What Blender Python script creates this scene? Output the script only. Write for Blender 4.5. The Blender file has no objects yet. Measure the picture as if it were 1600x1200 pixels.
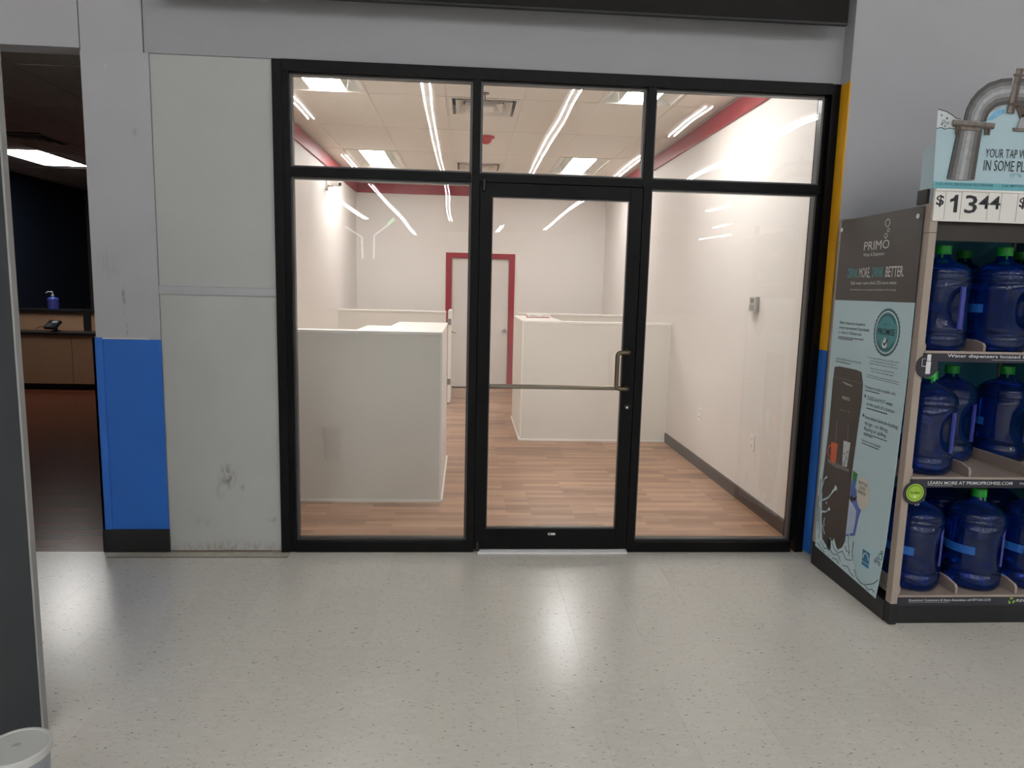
import bpy, bmesh, math, random
from mathutils import Vector, Matrix
random.seed(7)
S = bpy.context.scene
C = S.collection

# ------------------------------------------------------------------ camera
YAW, PITCH, ROLL = 0.066716, 0.135878, 0.024770
FPX = 1089.24
cam_d = bpy.data.cameras.new('camera')
cam_d.sensor_width = 36.0
cam_d.sensor_fit = 'HORIZONTAL'
cam_d.lens = FPX / 1600 * 36
cam_d.clip_start = 0.05
cam_d.clip_end = 200
cam = bpy.data.objects.new('camera', cam_d)
C.objects.link(cam)
_f = Vector((math.sin(YAW) * math.cos(PITCH), math.cos(YAW) * math.cos(PITCH), -math.sin(PITCH)))
_r = Vector((math.cos(YAW), -math.sin(YAW), 0))
_u = _r.cross(_f)
_r2 = _r * math.cos(ROLL) + _u * math.sin(ROLL)
_u2 = -_r * math.sin(ROLL) + _u * math.cos(ROLL)
cam.matrix_world = Matrix(((_r2.x, _u2.x, -_f.x, 0.0), (_r2.y, _u2.y, -_f.y, -3.9782),
                           (_r2.z, _u2.z, -_f.z, 1.5542), (0, 0, 0, 1)))
S.camera = cam

# ------------------------------------------------------------------ world, exposure
w = bpy.data.worlds.new('world')
S.world = w
w.use_nodes = True
w.node_tree.nodes['Background'].inputs[0].default_value = (0.95, 0.97, 1.0, 1)
w.node_tree.nodes['Background'].inputs[1].default_value = 0.22
S.view_settings.view_transform = 'Standard'
S.view_settings.look = 'None'
S.view_settings.exposure = 0.0
S.view_settings.gamma = 1.0
S.view_settings.use_curve_mapping = False
TUBE_POWER = 46.0        # store ceiling fluorescent tubes
TROFFER_POWER = 33.0     # shop ceiling troffers
BACKROOM_POWER = 24.0     # single panel in the dark room

# ------------------------------------------------------------------ materials
def srgb(r, g, b):
    f = lambda c: (c / 255 / 12.92) if c / 255 <= 0.04045 else ((c / 255 + 0.055) / 1.055) ** 2.4
    return (f(r), f(g), f(b), 1)

MATS = {}
def nd(nt, t, **kw):
    n = nt.nodes.new(t)
    for k, v in kw.items():
        if k in n.inputs.keys() if isinstance(k, str) else False:
            n.inputs[k].default_value = v
        else:
            setattr(n, k, v)
    return n

def mat(name, col, rough=0.5, metal=0.0, var=0.06, vscale=6.0, bump=0.0, bscale=80.0, spec=0.5, objvar=0.0, stretch=None, coat=0.0):
    if name in MATS: return MATS[name]
    m = bpy.data.materials.new(name); m.use_nodes = True
    nt = m.node_tree; b = nt.nodes['Principled BSDF']
    b.inputs['Roughness'].default_value = rough
    b.inputs['Metallic'].default_value = metal
    b.inputs['Specular IOR Level'].default_value = spec
    b.inputs['Coat Weight'].default_value = coat
    g = nt.nodes.new('ShaderNodeNewGeometry')
    src = g.outputs['Position']
    if stretch:
        mp = nt.nodes.new('ShaderNodeMapping'); mp.inputs['Scale'].default_value = stretch
        nt.links.new(src, mp.inputs[0]); src = mp.outputs[0]
    no = nd(nt, 'ShaderNodeTexNoise'); no.inputs['Scale'].default_value = vscale; no.inputs['Detail'].default_value = 6
    nt.links.new(src, no.inputs['Vector'])
    rp = nt.nodes.new('ShaderNodeMapRange')
    rp.inputs[1].default_value = 0.25; rp.inputs[2].default_value = 0.75
    rp.inputs[3].default_value = 1 - var; rp.inputs[4].default_value = 1 + var
    nt.links.new(no.outputs[0], rp.inputs[0])
    hv = nt.nodes.new('ShaderNodeHueSaturation'); hv.inputs['Color'].default_value = col
    val = rp.outputs[0]
    if objvar:
        oi = nt.nodes.new('ShaderNodeObjectInfo')
        r2 = nt.nodes.new('ShaderNodeMapRange'); r2.inputs[3].default_value = 1 - objvar; r2.inputs[4].default_value = 1 + objvar
        nt.links.new(oi.outputs['Random'], r2.inputs[0])
        mu = nt.nodes.new('ShaderNodeMath'); mu.operation = 'MULTIPLY'
        nt.links.new(val, mu.inputs[0]); nt.links.new(r2.outputs[0], mu.inputs[1]); val = mu.outputs[0]
    nt.links.new(val, hv.inputs['Value'])
    nt.links.new(hv.outputs[0], b.inputs['Base Color'])
    if bump:
        n2 = nd(nt, 'ShaderNodeTexNoise'); n2.inputs['Scale'].default_value = bscale; n2.inputs['Detail'].default_value = 3
        nt.links.new(src, n2.inputs['Vector'])
        bp = nt.nodes.new('ShaderNodeBump'); bp.inputs['Strength'].default_value = bump; bp.inputs['Distance'].default_value = 0.003
        nt.links.new(n2.outputs[0], bp.inputs['Height']); nt.links.new(bp.outputs[0], b.inputs['Normal'])
    MATS[name] = m
    return m

def emit(name, col, power):
    if name in MATS: return MATS[name]
    m = bpy.data.materials.new(name); m.use_nodes = True
    nt = m.node_tree; b = nt.nodes['Principled BSDF']
    b.inputs['Base Color'].default_value = (0.8, 0.8, 0.8, 1)
    b.inputs['Emission Color'].default_value = col
    b.inputs['Emission Strength'].default_value = power
    MATS[name] = m
    return m

def glass_mat():
    m = bpy.data.materials.new('pane_glass'); m.use_nodes = True
    nt = m.node_tree; nt.nodes.clear()
    out = nt.nodes.new('ShaderNodeOutputMaterial')
    mx = nt.nodes.new('ShaderNodeMixShader')
    tr = nt.nodes.new('ShaderNodeBsdfTransparent'); tr.inputs[0].default_value = (0.985, 0.99, 0.985, 1)
    gl = nt.nodes.new('ShaderNodeBsdfGlossy'); gl.inputs['Roughness'].default_value = 0.0
    gl.inputs[0].default_value = (1, 1, 1, 1)
    fr = nt.nodes.new('ShaderNodeFresnel'); fr.inputs[0].default_value = 1.5
    g = nt.nodes.new('ShaderNodeNewGeometry')
    no = nt.nodes.new('ShaderNodeTexNoise'); no.inputs['Scale'].default_value = 2.6; no.inputs['Detail'].default_value = 1.0
    nt.links.new(g.outputs['Position'], no.inputs['Vector'])
    bp = nt.nodes.new('ShaderNodeBump'); bp.inputs['Strength'].default_value = 1.0; bp.inputs['Distance'].default_value = 0.0011
    nt.links.new(no.outputs[0], bp.inputs['Height']); nt.links.new(bp.outputs[0], gl.inputs['Normal'])
    nt.links.new(fr.outputs[0], mx.inputs[0]); nt.links.new(tr.outputs[0], mx.inputs[1]); nt.links.new(gl.outputs[0], mx.inputs[2])
    nt.links.new(mx.outputs[0], out.inputs[0])
    return m

def bottle_mat():
    m = bpy.data.materials.new('blue_polycarbonate'); m.use_nodes = True
    nt = m.node_tree; nt.nodes.clear()
    out = nt.nodes.new('ShaderNodeOutputMaterial')
    tr = nt.nodes.new('ShaderNodeBsdfTransparent'); tr.inputs[0].default_value = (0.045, 0.19, 0.70, 1)
    df = nt.nodes.new('ShaderNodeBsdfDiffuse'); df.inputs[0].default_value = (0.006, 0.045, 0.23, 1)
    gl = nt.nodes.new('ShaderNodeBsdfGlossy'); gl.inputs['Roughness'].default_value = 0.07
    m1 = nt.nodes.new('ShaderNodeMixShader'); m1.inputs[0].default_value = 0.22
    m2 = nt.nodes.new('ShaderNodeMixShader')
    fr = nt.nodes.new('ShaderNodeFresnel'); fr.inputs[0].default_value = 1.5
    nt.links.new(tr.outputs[0], m1.inputs[1]); nt.links.new(df.outputs[0], m1.inputs[2])
    nt.links.new(fr.outputs[0], m2.inputs[0]); nt.links.new(m1.outputs[0], m2.inputs[1]); nt.links.new(gl.outputs[0], m2.inputs[2])
    nt.links.new(m2.outputs[0], out.inputs[0])
    return m

def vct_mat():
    m = bpy.data.materials.new('vinyl_floor_tile'); m.use_nodes = True
    nt = m.node_tree; b = nt.nodes['Principled BSDF']
    b.inputs['Roughness'].default_value = 0.24
    b.inputs['Specular IOR Level'].default_value = 0.5
    g = nt.nodes.new('ShaderNodeNewGeometry')
    oi = nt.nodes.new('ShaderNodeObjectInfo')
    def fleck(scale, rot, lo, hi):
        mp = nt.nodes.new('ShaderNodeMapping'); mp.inputs['Scale'].default_value = scale; mp.inputs['Rotation'].default_value = (0, 0, rot)
        nt.links.new(g.outputs['Position'], mp.inputs[0])
        no = nt.nodes.new('ShaderNodeTexNoise'); no.inputs['Scale'].default_value = 1.0; no.inputs['Detail'].default_value = 2.0
        nt.links.new(mp.outputs[0], no.inputs['Vector'])
        mr = nt.nodes.new('ShaderNodeMapRange'); mr.inputs[1].default_value = lo; mr.inputs[2].default_value = hi
        nt.links.new(no.outputs[0], mr.inputs[0])
        return mr.outputs[0]
    def mix(a, bcol, fac):
        mx = nt.nodes.new('ShaderNodeMix'); mx.data_type = 'RGBA'
        nt.links.new(fac, mx.inputs[0]); nt.links.new(a, mx.inputs[6]); mx.inputs[7].default_value = bcol
        return mx.outputs[2]
    base = nt.nodes.new('ShaderNodeHueSaturation'); base.inputs['Color'].default_value = srgb(231, 225, 213)
    mr = nt.nodes.new('ShaderNodeMapRange'); mr.inputs[3].default_value = 0.97; mr.inputs[4].default_value = 1.02
    nt.links.new(oi.outputs['Random'], mr.inputs[0]); nt.links.new(mr.outputs[0], base.inputs['Value'])
    c = base.outputs[0]
    c = mix(c, srgb(236, 231, 220), fleck((14, 40, 30), 0.5, 0.5, 0.75))
    c = mix(c, srgb(206, 200, 187), fleck((38, 90, 30), 0.9, 0.62, 0.70))
    c = mix(c, srgb(126, 120, 110), fleck((38, 110, 30), 0.5, 0.675, 0.73))
    c = mix(c, srgb(76, 72, 66), fleck((40, 110, 30), 1.1, 0.72, 0.75))
    nt.links.new(c, b.inputs['Base Color'])
    n3 = nt.nodes.new('ShaderNodeTexNoise'); n3.inputs['Scale'].default_value = 3.0; n3.inputs['Detail'].default_value = 5
    nt.links.new(g.outputs['Position'], n3.inputs['Vector'])
    m3 = nt.nodes.new('ShaderNodeMapRange'); m3.inputs[3].default_value = 0.236; m3.inputs[4].default_value = 0.246
    nt.links.new(n3.outputs[0], m3.inputs[0]); nt.links.new(m3.outputs[0], b.inputs['Roughness'])
    return m

def plank_mat(name, c1, c2, rough, rowh, width, spec=0.5):
    m = bpy.data.materials.new(name); m.use_nodes = True
    nt = m.node_tree; b = nt.nodes['Principled BSDF']
    b.inputs['Roughness'].default_value = rough
    g = nt.nodes.new('ShaderNodeNewGeometry')
    b.inputs['Specular IOR Level'].default_value = spec
    br = nt.nodes.new('ShaderNodeTexBrick'); br.offset = 0.37; br.offset_frequency = 2
    br.inputs['Scale'].default_value = 1.0; br.inputs['Mortar Size'].default_value = 0.0003
    br.inputs['Brick Width'].default_value = width; br.inputs['Row Height'].default_value = rowh
    br.inputs['Color1'].default_value = c1; br.inputs['Color2'].default_value = c2
    br.inputs['Mortar'].default_value = tuple(x * 0.55 for x in c1[:3]) + (1,)
    nt.links.new(g.outputs['Position'], br.inputs['Vector'])
    mp = nt.nodes.new('ShaderNodeMapping'); mp.inputs['Scale'].default_value = (2.2, 62, 1)
    nt.links.new(g.outputs['Position'], mp.inputs[0])
    no = nt.nodes.new('ShaderNodeTexNoise'); no.inputs['Scale'].default_value = 1.0; no.inputs['Detail'].default_value = 5
    nt.links.new(mp.outputs[0], no.inputs['Vector'])
    mr = nt.nodes.new('ShaderNodeMapRange'); mr.inputs[1].default_value = 0.3; mr.inputs[2].default_value = 0.7
    mr.inputs[3].default_value = 0.78; mr.inputs[4].default_value = 1.18
    nt.links.new(no.outputs[0], mr.inputs[0])
    oi = nt.nodes.new('ShaderNodeObjectInfo')
    m2 = nt.nodes.new('ShaderNodeMapRange'); m2.inputs[3].default_value = 0.93; m2.inputs[4].default_value = 1.07
    nt.links.new(oi.outputs['Random'], m2.inputs[0])
    mu = nt.nodes.new('ShaderNodeMath'); mu.operation = 'MULTIPLY'
    nt.links.new(mr.outputs[0], mu.inputs[0]); nt.links.new(m2.outputs[0], mu.inputs[1])
    hv = nt.nodes.new('ShaderNodeHueSaturation')
    nt.links.new(br.outputs[0], hv.inputs['Color']); nt.links.new(mu.outputs[0], hv.inputs['Value'])
    nt.links.new(hv.outputs[0], b.inputs['Base Color'])
    return m

def smudge_mat(name, col, spots, rough=0.55):
    """painted board with dirt smudges: spots = (x, z, rx, rz, strength, colour)"""
    m = bpy.data.materials.new(name); m.use_nodes = True
    nt = m.node_tree; b = nt.nodes['Principled BSDF']; b.inputs['Roughness'].default_value = rough
    g = nt.nodes.new('ShaderNodeNewGeometry')
    no = nt.nodes.new('ShaderNodeTexNoise'); no.inputs['Scale'].default_value = 3.0; no.inputs['Detail'].default_value = 7
    nt.links.new(g.outputs['Position'], no.inputs['Vector'])
    mr = nt.nodes.new('ShaderNodeMapRange'); mr.inputs[1].default_value = 0.3; mr.inputs[2].default_value = 0.7
    mr.inputs[3].default_value = 0.96; mr.inputs[4].default_value = 1.03
    nt.links.new(no.outputs[0], mr.inputs[0])
    hv = nt.nodes.new('ShaderNodeHueSaturation'); hv.inputs['Color'].default_value = col
    nt.links.new(mr.outputs[0], hv.inputs['Value'])
    c = hv.outputs[0]
    n2 = nt.nodes.new('ShaderNodeTexNoise'); n2.inputs['Scale'].default_value = 34; n2.inputs['Detail'].default_value = 4
    mp0 = nt.nodes.new('ShaderNodeMapping'); mp0.inputs['Scale'].default_value = (1.6, 1, 0.6)
    nt.links.new(g.outputs['Position'], mp0.inputs[0]); nt.links.new(mp0.outputs[0], n2.inputs['Vector'])
    for (x, z, rx, rz, st, sc) in spots:
        mp = nt.nodes.new('ShaderNodeMapping'); mp.vector_type = 'POINT'
        mp.inputs['Location'].default_value = (-x / rx, 0, -z / rz)
        mp.inputs['Scale'].default_value = (1 / rx, 0, 1 / rz)
        nt.links.new(g.outputs['Position'], mp.inputs[0])
        ln = nt.nodes.new('ShaderNodeVectorMath'); ln.operation = 'LENGTH'
        nt.links.new(mp.outputs[0], ln.inputs[0])
        a = nt.nodes.new('ShaderNodeMapRange'); a.inputs[1].default_value = 1.0; a.inputs[2].default_value = 0.2
        nt.links.new(ln.outputs['Value'], a.inputs[0])
        k = nt.nodes.new('ShaderNodeMapRange'); k.inputs[1].default_value = 0.38; k.inputs[2].default_value = 0.62; k.inputs[4].default_value = st
        nt.links.new(n2.outputs[0], k.inputs[0])
        mu = nt.nodes.new('ShaderNodeMath'); mu.operation = 'MULTIPLY'
        nt.links.new(a.outputs[0], mu.inputs[0]); nt.links.new(k.outputs[0], mu.inputs[1])
        mx = nt.nodes.new('ShaderNodeMix'); mx.data_type = 'RGBA'
        nt.links.new(mu.outputs[0], mx.inputs[0]); nt.links.new(c, mx.inputs[6]); mx.inputs[7].default_value = sc
        c = mx.outputs[2]
    nt.links.new(c, b.inputs['Base Color'])
    return m

GLASS = glass_mat(); BOTTLE = bottle_mat(); VCT = vct_mat()
PLANK = plank_mat('shop_plank', srgb(180, 142, 113), srgb(136, 100, 77), 0.36, 0.182 / 3, 0.47)
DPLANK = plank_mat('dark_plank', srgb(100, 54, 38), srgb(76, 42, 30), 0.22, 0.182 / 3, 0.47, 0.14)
WALL = mat('store_wall_paint', srgb(186, 185, 189), 0.6, var=0.03, vscale=2.5, bump=0.12, bscale=220)
SHOPW = mat('shop_wall_paint', srgb(226, 220, 214), 0.55, var=0.015, vscale=2)
FRP = mat('half_wall_panel', srgb(222, 217, 208), 0.42, var=0.015, vscale=2)
WHITE = mat('white_laminate', srgb(238, 234, 228), 0.4, var=0.01)
BLACK = mat('black_anodised', (0.005, 0.0045, 0.0045, 1), 0.38, var=0.15, spec=0.12)
BLACKP = mat('black_paint', (0.006, 0.0055, 0.0055, 1), 0.45, spec=0.15, var=0.3, vscale=30, bump=0.2, bscale=60)
BEAD = mat('dark_bead', (0.075, 0.073, 0.072, 1), 0.30, metal=0.3)
ALU = mat('threshold_aluminium', (0.92, 0.91, 0.89, 1), 0.5, metal=0.0)
BRONZE = mat('bronze_bar', (0.17, 0.125, 0.08, 1), 0.35, metal=0.6)
CHROME = mat('satin_chrome', (0.65, 0.64, 0.62, 1), 0.22, metal=1.0)
RED = mat('red_trim_paint', srgb(150, 28, 42), 0.42, var=0.06)
BASEB = mat('dark_brown_baseboard', srgb(66, 56, 50), 0.42, var=0.05)
CTILE = mat('ceiling_tile', srgb(232, 224, 212), 0.85, var=0.02, vscale=40, bump=0.3, bscale=300, objvar=0.02)
GRID = mat('ceiling_grid', srgb(226, 218, 206), 0.5)
SLAB = mat('slab_grey', (0.2, 0.2, 0.2, 1), 0.8)
HEADW = mat('header_wall_paint', srgb(168, 168, 172), 0.6, var=0.03, vscale=2.5, bump=0.12, bscale=220)
BLUE = mat('blue_wall_panel', srgb(40, 108, 200), 0.45, var=0.03, vscale=3)
BLUE2 = mat('blue_corner_guard', srgb(46, 112, 204), 0.4, var=0.03)
YEL = mat('yellow_paint', srgb(236, 172, 22), 0.5, var=0.04)
RUBBER = mat('black_rubber_base', (0.012, 0.012, 0.012, 1), 0.4, var=0.2)
SIGN = mat('dark_sign_face', srgb(32, 29, 28), 0.5, var=0.05, spec=0.12)
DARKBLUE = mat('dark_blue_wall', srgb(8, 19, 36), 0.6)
GREYD = mat('dark_grey_paint', srgb(48, 51, 54), 0.5, var=0.04)
GREYL = mat('pale_grey_edge', srgb(150, 149, 147), 0.5)
TAN = mat('tan_laminate', srgb(168, 132, 104), 0.45, var=0.05, stretch=(12, 12, 0.8))
POST = mat('taupe_post', srgb(165, 150, 138), 0.45, var=0.03)
NAVY = mat('navy_strip', srgb(42, 42, 54), 0.4)
BLACKM = mat('black_matte', (0.008, 0.008, 0.009, 1), 0.5)
TEALB = mat('teal_back_panel', srgb(70, 150, 165), 0.5)
PANELW = mat('upper_panel_paint', srgb(190, 191, 188), 0.5, var=0.025, vscale=4)
DIRT = srgb(112, 108, 106)
PANELL = smudge_mat('lower_panel_paint', srgb(193, 193, 189), [(-1.357, 0.445, 0.06, 0.085, 0.85, DIRT), (-1.40, 0.36, 0.04, 0.06, 0.3, DIRT),
    (-1.27, 0.38, 0.02, 0.03, 0.4, DIRT), (-1.5, 0.17, 0.12, 0.05, 0.25, srgb(150, 146, 135)), (-1.10, 0.19, 0.05, 0.02, 0.6, srgb(150, 130, 95)),
    (-1.35, 0.02, 0.5, 0.05, 0.5, srgb(140, 120, 90))])
PIERW = smudge_mat('pier_paint', srgb(188, 187, 190), [(-1.88, 1.45, 0.012, 0.10, 0.9, DIRT), (-1.87, 1.28, 0.006, 0.07, 0.8, DIRT),
    (-1.95, 1.62, 0.08, 0.12, 0.22, DIRT), (-1.78, 2.33, 0.03, 0.03, 0.3, DIRT), (-1.91, 2.66, 0.012, 0.012, 0.6, srgb(230, 230, 230))], 0.6)

# ------------------------------------------------------------------ mesh helpers
class MB:
    def __init__(s): s.v = []; s.f = []
    def add(s, vs, fs):
        o = len(s.v); s.v += [tuple(p) for p in vs]; s.f += [tuple(i + o for i in f) for f in fs]; return s
    def box(s, x0, x1, y0, y1, z0, z1):
        if x0 > x1: x0, x1 = x1, x0
        if y0 > y1: y0, y1 = y1, y0
        if z0 > z1: z0, z1 = z1, z0
        return s.add([(x0,y0,z0),(x1,y0,z0),(x1,y1,z0),(x0,y1,z0),(x0,y0,z1),(x1,y0,z1),(x1,y1,z1),(x0,y1,z1)],
                     [(0,3,2,1),(4,5,6,7),(0,1,5,4),(1,2,6,5),(2,3,7,6),(3,0,4,7)])
    def hexa(s, p): return s.add(p, [(0,3,2,1),(4,5,6,7),(0,1,5,4),(1,2,6,5),(2,3,7,6),(3,0,4,7)])
    def prism(s, pts, fn, a, b):
        """extrude polygon pts; fn(p, t) -> xyz"""
        n = len(pts)
        return s.add([fn(p, a) for p in pts] + [fn(p, b) for p in pts],
                     [tuple(range(n))[::-1], tuple(range(n, 2 * n))] + [(i, (i + 1) % n, n + (i + 1) % n, n + i) for i in range(n)])
    def tube(s, path, r, n=10, caps=True):
        path = [Vector(p) for p in path]; rings = []
        up = None
        for i, p in enumerate(path):
            t = (path[min(i + 1, len(path) - 1)] - path[max(i - 1, 0)]).normalized()
            if up is None:
                up = t.orthogonal().normalized()
            else:
                up = (up - t * up.dot(t)).normalized()
            sd = t.cross(up)
            rr = r[i] if isinstance(r, (list, tuple)) else r
            rings.append([p + (up * math.cos(2 * math.pi * k / n) + sd * math.sin(2 * math.pi * k / n)) * rr for k in range(n)])
        vs = [q for rg in rings for q in rg]; fs = []
        for i in range(len(rings) - 1):
            for k in range(n):
                a = i * n + k; b2 = i * n + (k + 1) % n
                fs.append((a, b2, b2 + n, a + n))
        if caps:
            fs.append(tuple(range(n))[::-1]); fs.append(tuple(range(len(vs) - n, len(vs))))
        return s.add(vs, fs)
    def lathe(s, prof, c, n=24, axis='z', deform=None):
        vs = []; fs = []; m = len(prof)
        for (r, h) in prof:
            for k in range(n):
                a = 2 * math.pi * k / n
                rr = deform(r, h, a) if deform else r
                x, y = rr * math.cos(a), rr * math.sin(a)
                p = {'z': (x, y, h), 'y': (x, h, y), 'x': (h, x, y)}[axis]
                vs.append((c[0] + p[0], c[1] + p[1], c[2] + p[2]))
        for i in range(m - 1):
            for k in range(n):
                a = i * n + k; b2 = i * n + (k + 1) % n
                fs.append((a, b2, b2 + n, a + n))
        if prof[0][0] > 1e-6: fs.append(tuple(range(n))[::-1])
        if prof[-1][0] > 1e-6: fs.append(tuple(range((m - 1) * n, m * n)))
        return s.add(vs, fs)
    def obj(s, name, m, parent=None, bevel=0.0, smooth=False, label=None, at=None):
        base = Vector(parent['_o']) if parent is not None else Vector(at or (0, 0, 0))
        me = bpy.data.meshes.new(name)
        me.from_pydata([tuple(Vector(p) - base) for p in s.v], [], s.f)
        bm = bmesh.new(); bm.from_mesh(me)
        bmesh.ops.recalc_face_normals(bm, faces=bm.faces)
        if bevel:
            bmesh.ops.bevel(bm, geom=list(bm.edges), offset=bevel, segments=2, affect='EDGES', profile=0.7)
        bm.to_mesh(me); bm.free()
        if smooth:
            for p in me.polygons: p.use_smooth = True
            if smooth != 'all':
                try: me.set_sharp_from_angle(angle=math.radians(38))
                except Exception: pass
        me.materials.append(m)
        o = bpy.data.objects.new(name, me); C.objects.link(o)
        o['_o'] = tuple(base)
        if parent is not None: o.parent = parent
        elif at: o.location = at
        if label: o['label'] = label
        return o

def box(name, m, x0, x1, y0, y1, z0, z1, parent=None, bevel=0.0, **k):
    return MB().box(x0, x1, y0, y1, z0, z1).obj(name, m, parent, bevel, **k)

def tag(o, label, cat, group=None, kind=None):
    o['label'] = label; o['category'] = cat
    if group: o['group'] = group
    if kind: o['kind'] = kind
    return o

def thing(name, label, cat, loc=(0, 0, 0), group=None, kind=None):
    o = bpy.data.objects.new(name, None); C.objects.link(o)
    o.location = loc; o['_o'] = tuple(loc); o.empty_display_size = 0.1
    return tag(o, label, cat, group, kind)

def struct(o, label, cat): return tag(o, label, cat, kind='structure')

def copy_tree(o, parent=None):
    c = o.copy(); C.objects.link(c); c.parent = parent
    for ch in list(o.children): copy_tree(ch, c)
    return c

def text(s, org, right, up, size, width, m, parent, name='lettering', off=0.0008, bold=0.0, align='L', shear=0.0):
    """flat lettering; size = cap height in metres, width = total width (None = natural)"""
    cu = bpy.data.curves.new(name, 'FONT'); cu.body = s; cu.offset = bold; cu.resolution_u = 2; cu.shear = shear
    to = bpy.data.objects.new(name, cu); C.objects.link(to)
    bpy.context.view_layer.update()
    dg = bpy.context.evaluated_depsgraph_get()
    me = bpy.data.meshes.new_from_object(to.evaluated_get(dg), depsgraph=dg)
    bpy.data.objects.remove(to); bpy.data.curves.remove(cu)
    xs = [v.co.x for v in me.vertices]
    x0, x1 = min(xs), max(xs)
    k = size / 0.70
    kx = width / (x1 - x0) if width else k
    W = (x1 - x0) * kx
    R_, U_ = Vector(right), Vector(up); N_ = R_.cross(U_)
    o0 = Vector(org) + N_ * off - Vector(parent['_o'])
    sh = {'L': 0, 'C': -W / 2, 'R': -W}[align]
    for v in me.vertices:
        v.co = o0 + R_ * ((v.co.x - x0) * kx + sh) + U_ * (v.co.y * k)
    me.materials.clear(); me.materials.append(m)
    o = bpy.data.objects.new(name, me); C.objects.link(o); o.parent = parent; o['_o'] = parent['_o']
    return o

# ================================================================== LARGE STRUCTURE
# ---- store floor: slab + 12 inch vinyl tiles
fl = MB().box(-12, 20, -46, 0.0, -0.08, -0.0015).obj('floor', VCT)
struct(fl, 'polished off-white speckled vinyl tile floor of the store', 'floor')
T = 0.305
tile_me = None
for i in range(-4, 17):
    for j in range(0, 10):
        x0 = -1.93 + (i) * T; y1 = 0.115 - j * T
        ya, yb = y1 - T + 0.0003, min(y1 - 0.0003, -0.001)
        xa, xb = x0 + 0.0003, x0 + T - 0.0003
        if xa < -3.2 or xb > 3.25: continue
        if j == 0:
            if i == -4: pass
            o = box('floor_tile', VCT, xa, xb, ya, yb, -0.0014, 0.0, fl)
        else:
            if tile_me is None:
                b = MB().box(-T / 2 + 0.0003, T / 2 - 0.0003, -T / 2 + 0.0003, T / 2 - 0.0003, -0.0014, 0.0)
                o = b.obj('floor_tile', VCT, fl); tile_me = o.data
            else:
                o = bpy.data.objects.new('floor_tile', tile_me); C.objects.link(o); o.parent = fl
            o.location = (x0 + T / 2, y1 - T / 2, 0)

# ---- shop floor planks
sf = MB().box(-1.8, 2.2, 0.0, 6.95, -0.08, -0.0015).obj('floor_shop', SLAB)
struct(sf, 'brown wood-look plank floor inside the bright empty shop', 'floor')
def planks(parent, m, x0, x1, y0, y1, wid=0.182, ln=1.22):
    nr = int(math.ceil((y1 - y0) / wid)); cache = {}
    for r in range(nr):
        ya = math.floor(y0 / wid) * wid + r * wid
        yb = min(ya + wid, y1); ya = max(ya, y0)
        if yb - ya < 0.01: continue
        x = x0 - (r * 0.43 % 1) * ln
        while x < x1:
            a, b = max(x, x0), min(x + ln, x1)
            if b - a > 0.02:
                key = (round(b - a, 3), round(yb - ya, 3))
                if key not in cache:
                    h1, h2 = (b - a) / 2 - 0.0004, (yb - ya) / 2 - 0.0004
                    o = MB().box(-h1, h1, -h2, h2, -0.0014, 0).obj('plank', m, parent); cache[key] = o.data
                else:
                    o = bpy.data.objects.new('plank', cache[key]); C.objects.link(o); o.parent = parent
                o.location = ((a + b) / 2, (ya + yb) / 2, 0)
            x += ln
planks(sf, PLANK, -1.675, 2.096, 0.001, 6.817)

# ---- shop walls
struct(box('wall_left', SHOPW, -1.80, -1.675, 0.13, 6.95, 0, 3.3), 'white left side wall of the empty shop', 'wall')
struct(box('wall_right', SHOPW, 2.096, 2.22, 0.11, 6.95, 0, 3.3), 'white right side wall of the empty shop with outlets', 'wall')
wb = MB().box(-1.675, -0.331, 6.817, 6.95, 0, 3.3).box(0.721, 2.096, 6.817, 6.95, 0, 3.3).box(-0.331, 0.721, 6.817, 6.95, 2.075, 3.3).obj('wall_back', SHOPW)
struct(wb, 'white back wall of the shop around the red-framed door', 'wall')
# ---- red crown band
def trim(name, x0, x1, y0, y1, lab):
    o = MB().box(x0, x1, y0, y1, 2.917, 3.058).obj(name, RED, bevel=0.004); return struct(o, lab, 'trim')
trim('trim_1', -1.675, -1.653, 0.15, 6.795, 'red crown band along the top of the shop left wall')
trim('trim_2', 2.074, 2.096, 0.15, 6.795, 'red crown band along the top of the shop right wall')
trim('trim_3', -1.675, 2.096, 6.795, 6.817, 'red crown band along the top of the shop back wall')
struct(MB().prism([(0, 0), (0.012, 0), (0.012, 0.09), (0.006, 0.1), (0, 0.1)], lambda p, t: (2.096 - p[0], t, p[1]), 0.13, 3.07).obj('baseboard_right', BASEB), 'dark brown baseboard along the shop right wall', 'baseboard')
struct(MB().prism([(0, 0), (0.012, 0), (0.012, 0.09), (0.006, 0.1), (0, 0.1)], lambda p, t: (-1.675 + p[0], t, p[1]), 0.13, 0.955).obj('baseboard_left', BASEB), 'dark brown baseboard along the shop left wall by the glass', 'baseboard')

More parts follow.
